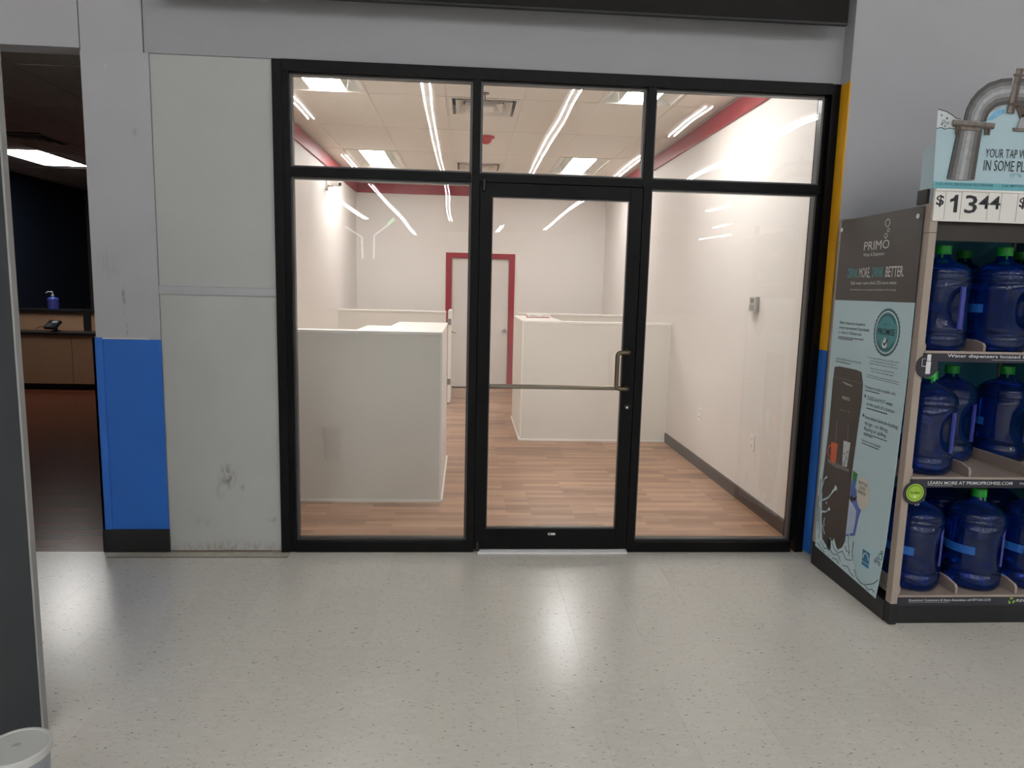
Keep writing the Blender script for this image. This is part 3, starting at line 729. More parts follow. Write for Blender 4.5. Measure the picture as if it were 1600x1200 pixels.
# lit panel
bp_ = thing('ceiling_troffer', 'single lit panel light in the ceiling of the unlit room', 'ceiling light', (-5.4, 5.6, 3.05))
box('frame', GRID, -5.715, -5.125, 4.99, 6.12, 3.0495, 3.056, bp_)
box('diffuser', emit('dim_diffuser', (1, 0.98, 0.95, 1), BACKROOM_POWER), -5.70, -5.14, 5.0, 6.11, 3.046, 3.0492, bp_)
av = thing('air_diffuser', 'dark square air vent in the dim ceiling of the unlit room', 'vent', (-4.8, 4.35, 3.05))
m = MB(); ring(m, -4.8, 4.30, 0.30, 3.048, 0.26, 3.048); m.obj('frame', DT, av)
for r in (0.22, 0.15, 0.08):
    m = MB(); ring(m, -4.8, 4.30, r, 3.03, r - 0.05, 3.06); m.obj('louver', DT, av)
box('plenum', DARKV, -5.06, -4.54, 4.04, 4.56, 3.075, 3.08, av)
box('infill_tile', DT, -5.1, -4.5, 4.62, 5.12, 3.056, 3.066, av)

# near-camera column at the left and lidded bucket
pn = thing('grey_partition', 'tall dark grey partition panel with pale edge at the far left', 'partition', (-1.6, -1.66, 0))
MB().box(-2.1, -1.4305, -1.678, -1.650, 0.001, 2.262).obj('panel', GREYD, pn)
MB().prism([(-1.43, -1.678), (-1.4285, -1.679), (-1.4245, -1.677), (-1.424, -1.674), (-1.424, -1.652), (-1.43, -1.650)], lambda p, t: (p[0], p[1], t), 0.001, 2.27).obj('edge_strip', GREYL, pn)
bk = thing('lidded_bucket', 'small bucket with round white lid at the bottom left corner', 'bucket', (-1.19, -2.168, 0))
MB().lathe([(0.0, 0.001), (0.066, 0.002), (0.07, 0.01), (0.078, 0.285), (0.0, 0.287)], (-1.196, -2.170, 0), 32).obj('body', mat('bucket_grey', srgb(150, 155, 160), 0.35), bk, smooth=True)
ld = MB().lathe([(0.0795, 0.274), (0.084, 0.276), (0.085, 0.297), (0.082, 0.301), (0.076, 0.3015), (0.073, 0.299), (0.0, 0.2985)], (-1.196, -2.170, 0), 36).obj('lid', mat('lid_white', srgb(206, 205, 200), 0.45), bk, smooth=True)
MB().lathe([(0.012, 0.2987), (0.010, 0.3005), (0.0, 0.3008)], (-1.196, -2.165, 0), 14).obj('centre_boss', mat('lid_grey', srgb(176, 175, 172), 0.5), ld, smooth=True)

# ================================================================== WATER BOTTLE RACK
RX0, RX1, RYF, RYB = 2.043, 3.06, -0.94, -0.19
rk = thing('bottle_rack', 'tall retail rack of blue water bottles with printed posters', 'display rack', (2.5, -0.56, 0))
MB().box(RX0 + 0.004, RX1, RYF + 0.012, RYB, 0.001, 0.092).obj('base', BLACKM, rk)
MB().prism([(RYB, 0.002), (RYF + 0.04, 0.002), (RYF + 0.04, 0.10), (RYB, 0.13)], lambda p, t: (t, p[0], p[1]), RX0 - 0.004, RX0 + 0.0035).obj('base_side', BLACKM, rk)
for (x, y, zb) in ((RX0 - 0.002, RYF - 0.004, 0.105), (RX1 - 0.035, RYF - 0.004, 0.105), (RX0 - 0.002, RYB - 0.03, 0.135), (RX1 - 0.035, RYB - 0.03, 0.135)):
    po = MB().box(x, x + 0.036, y, y + 0.044, zb, 1.975).obj('post', POST, rk, bevel=0.004)
    MB().box(x - 0.001, x + 0.037, y - 0.002, y + 0.045, 0.002, zb - 0.001).obj('post_foot', BLACKM, po, bevel=0.006)
    MB().box(x - 0.0003, x + 0.0366, y - 0.0003, y + 0.0446, 1.845, 1.8475).obj('joint', BLACKM, po)
box('back_panel', TEALB, RX0 + 0.04, RX1 - 0.036, RYB - 0.02, RYB - 0.01, 0.13, 1.96, rk)
box('side_panel', TEALB, RX1 - 0.02, RX1 - 0.016, RYF + 0.042, RYB - 0.032, 0.13, 1.96, rk)
box('top_panel', BLACKM, RX0 + 0.036, RX1 - 0.036, RYF + 0.02, RYB - 0.022, 1.955, 1.972, rk)
box('valance', mat('valance_brown', srgb(44, 38, 34), 0.5), RX0 + 0.036, RX1 - 0.036, RYF + 0.02, RYF + 0.034, 1.815, 1.954, rk)
RT, UP = (1, 0, 0), (0, 0, 1)
TXW = mat('print_white', srgb(226, 226, 226), 0.5); TXK = mat('print_black', srgb(30, 30, 34), 0.5)
SZ = [(1.315, 1.272), (0.725, 0.682), (0.143, 0.098)]
COLX = [2.235, 2.540, 2.845]
shelves = []
for k, (zt, zb) in enumerate(SZ):
    sh = box('shelf', POST, RX0 + 0.036, RX1 - 0.036, RYF + 0.012, RYB - 0.022, zt - 0.018, zt - 0.004, rk)
    box('front_lip', POST, RX0 + 0.037, RX1 - 0.037, RYF - 0.002, RYF + 0.0115, zt - 0.02, zt + 0.006, sh, bevel=0.002)
    st = box('ticket_strip', NAVY, RX0 + 0.030, RX1 - 0.036, RYF - 0.008, RYF - 0.0025, zb, zt - 0.0045, sh)
    for x in (2.10, 2.388, 2.692, 2.99):
        MB().prism([(RYF + 0.03, zt - 0.0035), (RYB - 0.03, zt - 0.0035), (RYB - 0.03, zt + 0.055), (RYF + 0.10, zt + 0.055), (RYF + 0.04, zt + 0.042), (RYF + 0.03, zt + 0.03)],
                   lambda p, t: (t, p[0], p[1]), x - 0.006, x + 0.006).obj('divider', POST, sh)
    shelves.append((sh, st))
YT = RYF - 0.008
text('Water dispensers located in the Home Improvement Department', (2.186, YT, 1.294), RT, UP, 0.0145, 0.90, TXW, shelves[0][0], bold=0.008)
box('underline', TXW, 2.40, 2.9, YT - 0.0003, YT - 0.0001, 1.284, 1.2852, shelves[0][0])
text('LEARN MORE AT PRIMOPROMISE.COM', (2.158, YT, 0.697), RT, UP, 0.0155, 0.415, TXW, shelves[1][0], bold=0.008)
box('underline', TXW, 2.158, 2.28, YT - 0.0003, YT - 0.0001, 0.691, 0.692, shelves[1][0])
text('INNOVATION', (2.61, YT, 0.699), RT, UP, 0.010, 0.12, TXW, shelves[1][0])
text('Questions? Customers & Store Associates call 877-266-5270', (2.125, YT, 0.122), RT, UP, 0.011, 0.412, TXW, shelves[2][0], bold=0.006)
box('underline', TXW, 2.125, 2.33, YT - 0.0003, YT - 0.0001, 0.115, 0.1158, shelves[2][0])
text('RECYCLE', (2.665, YT, 0.117), RT, UP, 0.013, 0.13, TXW, shelves[2][0], bold=0.008, shear=0.2)
LIME = mat('print_lime', srgb(160, 200, 60), 0.5); GRN = mat('print_green', srgb(58, 180, 80), 0.5)
def disc(cx, cz, r, y0, y1, n=32, rz=None, scallop=0):
    pts = []
    for k in range(n):
        a = 2 * math.pi * k / n
        rr = 1 + (scallop if k % 2 else -scallop)
        pts.append((cx + r * rr * math.cos(a), cz + (rz or r) * rr * math.sin(a)))
    return MB().prism(pts, lambda p, t: (p[0], t, p[1]), y0, y1)
# recycle mark: three bent arrows
for k in range(3):
    a = math.radians(90 + 120 * k); m = MB()
    P = lambda r, an: (2.643 + r * math.cos(an), 0.122 + r * math.sin(an))
    pts = [P(0.017, a - 0.5), P(0.017, a + 0.25), P(0.021, a + 0.3), P(0.0125, a + 0.85), P(0.006, a + 0.2), P(0.010, a + 0.25), P(0.010, a - 0.5)]
    m.prism(pts, lambda p, t: (p[0], t, p[1]), YT - 0.0008, YT - 0.0002); m.obj('recycle_arrow', LIME, shelves[2][0])
# hanging round tags
rt = disc(2.092, 1.250, 0.052, YT - 0.004, YT - 0.0012).obj('round_tag', NAVY, rk)
MB().box(2.088, 2.106, YT - 0.005, YT - 0.0042, 1.275, 1.305).box(2.086, 2.108, YT - 0.005, YT - 0.0042, 1.216, 1.2725).obj('cooler_print', TXW, rt)
MB().box(2.066, 2.086, YT - 0.005, YT - 0.0042, 1.249, 1.252).box(2.0655, 2.0675, YT - 0.005, YT - 0.0042, 1.252, 1.285).box(2.066, 2.082, YT - 0.005, YT - 0.0042, 1.284, 1.2855).obj('tap_print', TXW, rt)
MB().prism([(2.100, 1.202), (2.140, 1.232), (2.138, 1.182), (2.132, 1.182), (2.132, 1.203)], lambda p, t: (p[0], t, p[1]), YT - 0.0035, YT - 0.0015).obj('green_arrow', GRN, rk)
gs = disc(2.098, 0.656, 0.056, YT - 0.004, YT - 0.0012).obj('round_tag', NAVY, rk)
disc(2.098, 0.658, 0.0425, YT - 0.0048, YT - 0.0042).obj('lime_seal', LIME, gs)
GD = mat('print_dark_green', srgb(64, 92, 30), 0.5)
disc(2.098, 0.658, 0.036, YT - 0.0052, YT - 0.0049).obj('seal_ring', GD, gs)
disc(2.098, 0.658, 0.033, YT - 0.0056, YT - 0.0053).obj('seal_centre', LIME, gs)
text('PROMISE', (2.098, YT - 0.0056, 0.653), RT, UP, 0.010, 0.052, GD, gs, bold=0.012, align='C')
disc(2.098, 0.640, 0.006, YT - 0.0062, YT - 0.0058, 16).obj('drop_print', TXW, gs)
text('ICP', (2.106, YT, 0.595), RT, UP, 0.008, 0.022, TXW, gs)

# ---- price holder and header
PH = RYF - 0.012
ph = box('price_holder', WHITE, 2.046, RX1 - 0.01, PH, PH + 0.012, 1.897, 2.036, rk, bevel=0.002)
text('$', (2.053, PH, 1.966), RT, UP, 0.042, 0.036, TXK, ph, bold=0.02)
MB().prism([(2.136, 1.936), (2.153, 1.936), (2.153, 2.012), (2.140, 2.012), (2.131, 1.998), (2.117, 1.992), (2.117, 1.979), (2.136, 1.985)], lambda p, t: (p[0], t, p[1]), PH - 0.0009, PH - 0.0003).obj('lettering', TXK, ph)
text('3', (2.186, PH, 1.936), RT, UP, 0.076, 0.058, TXK, ph, bold=0.012)
text('44', (2.250, PH, 1.956), RT, UP, 0.056, 0.100, TXK, ph, bold=0.012)
text('$', (2.437, PH, 1.968), RT, UP, 0.042, 0.036, TXK, ph, bold=0.02)
LN = mat('card_line', srgb(150, 148, 146), 0.5)
for x in (2.095, 2.168, 2.292, 2.352, 2.428): box('card_edge', LN, x, x + 0.0016, PH - 0.0012, PH - 0.0002, 1.905, 2.026, ph)
box('top_ledge', WHITE, 2.046, RX1 - 0.01, PH - 0.006, PH - 0.0002, 2.027, 2.036, ph)
HB = RYF - 0.008
HBL = mat('header_blue', srgb(176, 202, 210), 0.5, var=0.03, vscale=4)
HTE = mat('header_teal', srgb(104, 176, 186), 0.5)
HPALE = mat('header_pale', srgb(206, 214, 214), 0.5)
hb = MB().prism([(2.035, 2.0375), (RX1, 2.0375), (RX1, 2.43), (2.50, 2.42), (2.40, 2.40), (2.33, 2.40), (2.25, 2.36), (2.22, 2.325), (2.13, 2.325), (2.1255, 2.2905), (2.024, 2.2905)], lambda p, t: (p[0], t, p[1]), HB, HB + 0.005).obj('header_board', HBL, rk)
def fl2(name, pts, m, d, parent=None, ax='y'):
    return MB().prism(pts, lambda p, t: (p[0], t, p[1]), HB - d - 0.0004, HB - d).obj(name, m, parent or hb)
MB().prism([(2.035, 2.0377), (RX1, 2.0377), (RX1, 2.066), (2.033, 2.066)], lambda p, t: (p[0], t, p[1]), HB - 0.0008, HB - 0.0002).obj('teal_band', HTE, hb)
MB().prism([(2.0235, 2.291), (2.125, 2.291), (2.125, 2.33), (2.111, 2.333), (2.085, 2.350), (2.060, 2.362), (2.022, 2.369)], lambda p, t: (p[0], t, p[1]), HB, HB + 0.004).obj('clear_wave', HPALE, hb)
def ribbon(name, pts, wd, m, fn, parent, d0, d1):
    """thin inked stroke following pts in a plane; fn(p, depth) -> xyz"""
    mb = MB()
    for a, b in zip(pts[:-1], pts[1:]):
        a, b = Vector(a), Vector(b); t = (b - a)
        if t.length < 1e-6: continue
        n = Vector((-t.y, t.x)).normalized() * wd / 2; e = t.normalized() * wd * 0.2
        mb.prism([tuple(a - e + n), tuple(b + e + n), tuple(b + e - n), tuple(a - e - n)], fn, d0, d1)
    return mb.obj(name, m, parent)
FY = lambda p, t: (p[0], t, p[1])
ribbon('water_line', [(2.022, 2.369), (2.06, 2.361), (2.085, 2.349), (2.111, 2.333), (2.13, 2.333)], 0.003, TXK, FY, hb, HB - 0.0012, HB - 0.0004)
ribbon('water_line', [(2.024, 2.289), (2.045, 2.294), (2.06, 2.287), (2.08, 2.293), (2.10, 2.290), (2.12, 2.292)], 0.003, TXK, FY, hb, HB - 0.0012, HB - 0.0004)
for (x, z, r) in ((2.052, 2.318, 0.007), (2.066, 2.333, 0.004), (2.044, 2.307, 0.004), (2.07, 2.313, 0.005), (2.06, 2.30, 0.004), (2.04, 2.345, 0.003)):
    ribbon('bubble_print', [(x + r * math.cos(a * math.pi / 4), z + r * math.sin(a * math.pi / 4)) for a in range(9)], 0.0018, TXK, FY, hb, HB - 0.0013, HB - 0.0005)
# pipe artwork: die cut card standing just proud of the header, printed shading in strips
PM = [mat('pipe_print_%d' % k, srgb(*c), 0.55, var=0.18, vscale=45) for k, c in enumerate(((72, 70, 68), (104, 103, 102), (142, 142, 144), (168, 168, 172), (138, 137, 138), (100, 97, 94), (70, 66, 62)))]
RUST = mat('pipe_print_rust', srgb(118, 108, 99), 0.6, var=0.35, vscale=60); RUST2 = mat('pipe_print_rust_dark', srgb(84, 70, 62), 0.6, var=0.4, vscale=60)
pp = thing('pipe_cutout', 'die-cut card of a bent grey water pipe standing on the rack header', 'display card', (2.2, HB, 2.08))
PY = HB - 0.0012
nS = len(PM)
oc = [(2.139, 2.327), (2.146, 2.372), (2.164, 2.416), (2.192, 2.452), (2.235, 2.486), (2.287, 2.504), (2.338, 2.510)]
ic = [(2.241, 2.327), (2.244, 2.343), (2.251, 2.360), (2.262, 2.374), (2.278, 2.387), (2.305, 2.397), (2.338, 2.402)]
for k in range(nS):
    mb = MB(); f0, f1 = k / nS, (k + 1) / nS
    for i in range(len(oc) - 1):
        q = lambda j, f: (oc[j][0] + (ic[j][0] - oc[j][0]) * f, oc[j][1] + (ic[j][1] - oc[j][1]) * f)
        mb.prism([q(i, f0), q(i + 1, f0), q(i + 1, f1), q(i, f1)], FY, PY - 0.006, PY - 0.001)
    mb.obj('elbow_strip', PM[k], pp)
    a0, a1 = 2.117 + 0.110 * f0, 2.117 + 0.110 * f1; c0, c1 = 2.092 + 0.124 * f0, 2.092 + 0.124 * f1
    MB().prism([(a0, 2.292), (a1, 2.292), (c1, 2.079 - 0.004 * math.sin(f1 * 3.14)), (c0, 2.079 - 0.004 * math.sin(f0 * 3.14))], FY, PY - 0.006, PY - 0.001).obj('pipe_strip', PM[k], pp)
    z0, z1 = 2.51 - 0.108 * f0, 2.51 - 0.108 * f1
    MB().prism([(2.366, z0), (2.60, z0), (2.60, z1), (2.366, z1)], FY, PY - 0.006, PY - 0.001).obj('pipe_strip', PM[k], pp)
MB().prism([(2.088, 2.326), (2.28, 2.318), (2.279, 2.302), (2.089, 2.309)], FY, PY - 0.010, PY - 0.0062).obj('flange', RUST, pp)
MB().prism([(2.090, 2.3085), (2.279, 2.3015), (2.276, 2.294), (2.092, 2.300)], FY, PY - 0.010, PY - 0.0062).obj('flange_shadow_edge', RUST2, pp)
MB().prism([(2.125, 2.299), (2.215, 2.296), (2.212, 2.283), (2.130, 2.286)], FY, PY - 0.009, PY - 0.0062).obj('gasket', RUST, pp)
for x in (2.105, 2.118, 2.238, 2.252): MB().box(x, x + 0.009, PY - 0.0095, PY - 0.0062, 2.268, 2.2965).obj('bolt', RUST2, pp)
MB().prism([(2.350, 2.549), (2.366, 2.549), (2.346, 2.363), (2.329, 2.366)], FY, PY - 0.010, PY - 0.0062).obj('flange', RUST, pp)
MB().prism([(2.3665, 2.549), (2.381, 2.549), (2.361, 2.361), (2.3465, 2.363)], FY, PY - 0.010, PY - 0.0062).obj('flange', RUST2, pp)
for z in (2.515, 2.395): MB().box(2.336, 2.392, PY - 0.0115, PY - 0.0102, z, z + 0.010).obj('bolt', RUST2, pp)
MB().prism([(2.366, 2.400), (2.44, 2.400), (2.43, 2.36), (2.395, 2.345)], FY, PY - 0.006, PY - 0.001).obj('valve_body', RUST2, pp)
MB().prism([(2.372, 2.29), (2.50, 2.29), (2.50, 2.302), (2.368, 2.304)], FY, PY - 0.006, PY - 0.001).obj('valve_flange', RUST, pp)
MB().prism([(2.385, 2.302), (2.46, 2.302), (2.45, 2.36), (2.40, 2.36)], FY, PY - 0.006, PY - 0.001).obj('valve_neck', PM[3], pp)
WB = mat('print_water_blue', srgb(120, 178, 214), 0.5, var=0.25, vscale=50)
MB().prism([(2.246, 2.330), (2.262, 2.352), (2.285, 2.375), (2.318, 2.385), (2.326, 2.366), (2.30, 2.352), (2.275, 2.336)], FY, HB - 0.0003, HB + 0.004).obj('water_splash', WB, hb)
text('YOUR TAP WATER', (2.257, HB - 0.001, 2.176), RT, UP, 0.038, 0.262, TXK, hb)
text('IN SOME PLACES', (2.256, HB - 0.001, 2.120), RT, UP, 0.046, 0.275, TXK, hb)
text("IT'S TIME", (2.383, HB - 0.001, 2.097), RT, UP, 0.014, 0.14, HTE, hb)
text('5-GAL INITIAL PRE-FILLED BOTTLE PURCHASE', (2.045, HB - 0.001, 2.052), RT, UP, 0.010, 0.264, mat('print_teal_dark', srgb(36, 92, 100), 0.5), hb, bold=0.01)
text('5-GAL EMPTY BOTTLE EXCHANGE', (2.350, HB - 0.001, 2.053), RT, UP, 0.010, 0.19, mat('print_teal_dark', srgb(36, 92, 100), 0.5), hb, bold=0.01)
sd = MB().prism([(HB + 0.006, 2.04), (HB + 0.09, 2.04), (HB + 0.09, 2.21), (HB + 0.006, 2.235)], lambda p, t: (t, p[0], p[1]), 2.034, 2.039).obj('header_side', HBL, rk)
box('header_bracket', BLACKM, 2.036, 2.05, RYF + 0.03, RYF + 0.10, 1.976, 2.039, rk, bevel=0.003)

# ---- side poster (plane facing -x); coordinates are (y, z)
PX = 2.0355
FX = lambda p, t: (t, p[0], p[1])
PDK = mat('poster_charcoal', srgb(84, 78, 74), 0.55, var=0.02); PLB = mat('poster_blue', srgb(200, 226, 233), 0.5, var=0.02, vscale=3)
ps = thing('side_poster', 'printed water poster panel on the left side of the bottle rack', 'poster', (PX, -0.55, 0.08))
MB().prism([(-0.2065, 1.537), (-0.899, 1.536), (-0.899, 1.968), (-0.2065, 1.965)], FX, PX, PX + 0.004).obj('charcoal_top', PDK, ps)
pl = MB().prism([(-0.2065, 1.5365), (-0.2065, 0.55), (-0.2085, 0.36), (-0.224, 0.121), (-0.829, 0.082), (-0.850, 0.24), (-0.868, 0.39), (-0.884, 0.75), (-0.897, 1.1), (-0.899, 1.5355)], FX, PX, PX + 0.004).obj('blue_body', PLB, ps)
ly = [0]
def pr(name, pts, m, parent=None, d=None):
    d = d if d is not None else 0.0004
    return MB().prism(pts, FX, PX - d - 0.0004, PX - d + 0.0001).obj(name, m, parent or pl)
RY = (0, -1, 0)
def ptx(s, y, z, size, wd, m, parent=None, d=0.0008, **k): return text(s, (PX - d, y, z), RY, UP, size, wd, m, parent or pl, off=0.0002, **k)
def pell(cy, cz, ry, rz, n=40, sc=0.0):
    return [(cy + ry * (1 + (sc if k % 2 else -sc)) * math.cos(2 * math.pi * k / n), cz + rz * (1 + (sc if k % 2 else -sc)) * math.sin(2 * math.pi * k / n)) for k in range(n)]
TC = [c for c in ps.children if c.name.startswith('charcoal_top')][0]
TEALT = mat('print_teal', srgb(84, 176, 184), 0.5); TXG = mat('print_slate', srgb(58, 72, 80), 0.5)
ptx('PRIMO', -0.448, 1.793, 0.044, 0.218, TXW, TC)
for (y, z, r) in ((-0.635, 1.916, 0.018), (-0.646, 1.881, 0.0085), (-0.630, 1.855, 0.011)):
    ribbon('bubble_ring', [(y + r * math.cos(a * math.pi / 6), z + r * math.sin(a * math.pi / 6)) for a in range(13)], 0.004, TXW, FX, TC, PX - 0.001, PX - 0.0003)
ptx('Water & Dispensers', -0.448, 1.762, 0.018, 0.185, TXW, TC)
ptx('DRINK', -0.317, 1.656, 0.050, 0.094, TEALT, TC); ptx('MORE,', -0.424, 1.656, 0.050, 0.101, TXW, TC)
ptx('DRINK', -0.543, 1.656, 0.050, 0.094, TEALT, TC); ptx('BETTER.', -0.657, 1.656, 0.050, 0.145, TXW, TC, bold=0.01)
ptx('Bulk water users drink 25% more water.', -0.355, 1.620, 0.017, 0.402, TXW, TC)
ptx('Bulk and filtered water is a source of agua embotellada beben un 25% mas de agua', -0.358, 1.590, 0.008, 0.396, TXW, TC)
ptx('Water dispensers located in', -0.277, 1.408, 0.017, 0.245, TXG); ptx('Home Improvement Department', -0.278, 1.382, 0.017, 0.285, TXG); ptx('or online at Walmart.com', -0.275, 1.356, 0.017, 0.222, TXG)
for (a, b, z) in ((-0.273, -0.519, 1.340), (-0.273, -0.422, 1.331)): pr('fine_print', [(a, z), (b, z), (b, z - 0.004), (a, z - 0.004)], TXG)
SEAL = mat('seal_teal', srgb(72, 152, 158), 0.5); SEAL2 = mat('seal_dark', srgb(52, 112, 122), 0.5)
pr('seal_edge', pell(-0.711, 1.388, 0.106, 0.116, 64, 0.018), SEAL2, d=0.0004)
pr('seal_ring', pell(-0.711, 1.388, 0.095, 0.104), TXW, d=0.0009)
pr('seal_face', pell(-0.711, 1.388, 0.089, 0.098), SEAL, d=0.0014)
ptx('PROMISE', -0.711, 1.376, 0.030, 0.138, TXK, d=0.0022, align='C', bold=0.015); ptx('PRIMO', -0.711, 1.418, 0.015, 0.06, SEAL2, d=0.0022, align='C')
for k in range(16):
    a = math.radians(35 + k * 110 / 15); b = math.radians(215 + k * 110 / 15)
    for an in (a, b):
        y, z = -0.711 - 0.077 * math.cos(an), 1.388 + 0.085 * math.sin(an)
        pr('seal_letter', [(y - 0.003, z - 0.005), (y + 0.003, z - 0.005), (y + 0.003, z + 0.005), (y - 0.003, z + 0.005)], TXG, d=0.0018)
pr('seal_drop', pell(-0.705, 1.330, 0.020, 0.020, 20) , TXW, d=0.0018)
pr('seal_drop', [(-0.688, 1.340), (-0.722, 1.340), (-0.704, 1.366)], TXW, d=0.0019)
ribbon('seal_check', [(-0.696, 1.336), (-0.706, 1.326), (-0.728, 1.352)], 0.007, TXK, FX, pl, PX - 0.0032, PX - 0.0026)
ptx('WATER DISPENSER SHOWN IN ACTUAL SIZE', -0.272, 1.212, 0.011, 0.248, TXG)
pr('fine_print', [(-0.272, 1.204), (-0.42, 1.204), (-0.42, 1.200), (-0.272, 1.200)], TXG)
for (s, y, z, wd) in (('It is convenient and affordable to buy filtered, clean', -0.575, 1.250, 0.258), ('taste drinking water that stays fresh in', -0.60, 1.236, 0.215), ('5 gallon bottles for home and office use', -0.59, 1.222, 0.235),
                      ('Please return the rinsed bottle after', -0.605, 1.198, 0.20), ('each use to exchange again', -0.615, 1.184, 0.185)): ptx(s, y, z, 0.008, wd, TXG)
for z in (1.166, 1.156): pr('rule', [(-0.575, z), (-0.847, z - 0.004), (-0.847, z - 0.006), (-0.575, z - 0.002)], TXG)
ptx('Premium models available with:', -0.575, 1.096, 0.016, 0.258, TXG)
pr('fine_print', [(-0.575, 1.087), (-0.70, 1.087), (-0.70, 1.083), (-0.575, 1.083)], TXG)
for z in (1.050, 0.950): pr('bullet_drop', pell(-0.582, z + 0.006, 0.006, 0.009, 12), SEAL2)
ptx('COLD and HOT water', -0.600, 1.042, 0.019, 0.218, TXG); ptx('at the push of a button', -0.604, 1.011, 0.019, 0.230, TXG)
pr('fine_print', [(-0.604, 1.000), (-0.78, 1.000), (-0.78, 0.995), (-0.604, 0.995)], TXG)
ptx('Innovative bottom-loading', -0.600, 0.943, 0.019, 0.270, TXG); ptx('design - no lifting,', -0.600, 0.912, 0.019, 0.198, TXG); ptx('flipping or spilling', -0.600, 0.884, 0.019, 0.188, TXG)
for (b, z) in ((-0.80, 0.870), (-0.68, 0.862)): pr('fine_print', [(-0.6, z), (b, z), (b, z - 0.004), (-0.6, z - 0.004)], TXG)
ptx('Features vary by model', -0.590, 0.823, 0.014, 0.162, TXG)
pr('fine_print', [(-0.59, 0.815), (-0.74, 0.815), (-0.74, 0.811), (-0.59, 0.811)], TXG)
# water cooler picture
DSP = mat('cooler_print', srgb(74, 66, 62), 0.5, var=0.04, vscale=5); DSP2 = mat('cooler_print_light', srgb(98, 90, 84), 0.5)
pr('cooler_picture', [(-0.265, 1.170), (-0.313, 1.178), (-0.487, 1.178), (-0.531, 1.172), (-0.552, 1.112), (-0.557, 1.021), (-0.549, 0.933), (-0.531, 0.700), (-0.528, 0.508), (-0.522, 0.259), (-0.498, 0.216), (-0.458, 0.190),
    (-0.401, 0.214), (-0.346, 0.168), (-0.294, 0.19), (-0.268, 0.301), (-0.240, 0.52), (-0.259, 0.825), (-0.259, 1.091)], DSP)
pr('cooler_lid_line', [(-0.262, 1.117), (-0.545, 1.119), (-0.545, 1.113), (-0.262, 1.111)], DSP2, d=0.0009)
pr('cooler_highlight', [(-0.345, 1.100), (-0.40, 1.088), (-0.455, 1.086), (-0.46, 1.092), (-0.40, 1.098)], mat('print_grey', srgb(178, 176, 172), 0.5), d=0.0010)
ptx('PRIMO', -0.371, 1.006, 0.018, 0.074, TXW, d=0.0012)
for y in (-0.363, -0.388, -0.417, -0.446): pr('button', pell(y, 0.947, 0.004, 0.005, 10), LN, d=0.0009)
for y in (-0.338, -0.455): pr('water_stream', [(y, 0.88), (y - 0.003, 0.88), (y - 0.003, 0.76), (y, 0.76)], LN, d=0.0009)
pr('mug_picture', [(-0.300, 0.755), (-0.366, 0.758), (-0.362, 0.653), (-0.347, 0.643), (-0.309, 0.648)], mat('mug_orange', srgb(214, 96, 62), 0.45), d=0.0012)
ribbon('mug_handle', [(-0.302, 0.734), (-0.284, 0.730), (-0.272, 0.714), (-0.270, 0.690), (-0.282, 0.674), (-0.305, 0.668)], 0.007, mat('mug_orange', srgb(214, 96, 62), 0.45), FX, pl, PX - 0.0016, PX - 0.001)
pr('tray_picture', [(-0.275, 0.656), (-0.351, 0.650), (-0.496, 0.650), (-0.498, 0.634), (-0.356, 0.624), (-0.278, 0.636)], mat('tray_grey', srgb(128, 126, 124), 0.5, var=0.2, vscale=120), d=0.0008)
pr('glass_picture', [(-0.423, 0.788), (-0.489, 0.791), (-0.477, 0.656), (-0.429, 0.650)], mat('glass_print', srgb(200, 206, 212), 0.4, var=0.2, vscale=70), d=0.0012)
for (y, z) in ((-0.44, 0.72), (-0.46, 0.70), (-0.45, 0.68), (-0.47, 0.735), (-0.445, 0.665)):
    ribbon('bubble_print', [(y + 0.006 * math.cos(a), z + 0.006 * math.sin(a)) for a in (0, 1.3, 2.6, 3.9, 5.2)], 0.003, TXG, FX, pl, PX - 0.0022, PX - 0.0017)
# bottle picture and balloon
BP1 = mat('bottle_print_blue', srgb(84, 116, 192), 0.5, var=0.1, vscale=20); BP2 = mat('bottle_print_pale', srgb(190, 206, 232), 0.5, var=0.08, vscale=20)
pr('bottle_picture', [(-0.533, 0.585), (-0.567, 0.575), (-0.600, 0.545), (-0.627, 0.53), (-0.641, 0.473), (-0.625, 0.422), (-0.608, 0.323), (-0.524, 0.290), (-0.527, 0.40)], BP1)
pr('bottle_label_picture', [(-0.528, 0.50), (-0.600, 0.455), (-0.600, 0.40), (-0.588, 0.33), (-0.524, 0.30)], BP2, d=0.0009)
pr('bottle_neck_picture', [(-0.536, 0.61), (-0.575, 0.60), (-0.569, 0.57), (-0.534, 0.583)], BP1, d=0.0009)
pr('bottle_cap_picture', [(-0.540, 0.652), (-0.581, 0.647), (-0.575, 0.600), (-0.537, 0.611)], mat('cap_print_green', srgb(44, 140, 70), 0.5), d=0.0010)
pr('balloon', pell(-0.643, 0.560, 0.054, 0.086, 36), mat('balloon_cream', srgb(222, 218, 206), 0.5), d=0.0014)
ptx('BOTTLE', -0.601, 0.602, 0.016, 0.074, TXK, d=0.002, bold=0.01); ptx('GOES', -0.612, 0.578, 0.016, 0.052, TXK, d=0.002, bold=0.01); ptx('INSIDE', -0.602, 0.554, 0.016, 0.068, TXK, d=0.002, bold=0.01)
pr('arrow', [(-0.526, 0.503), (-0.552, 0.527), (-0.552, 0.515), (-0.575, 0.517), (-0.597, 0.534), (-0.585, 0.503), (-0.555, 0.494), (-0.553, 0.482)], TXK, d=0.0019)
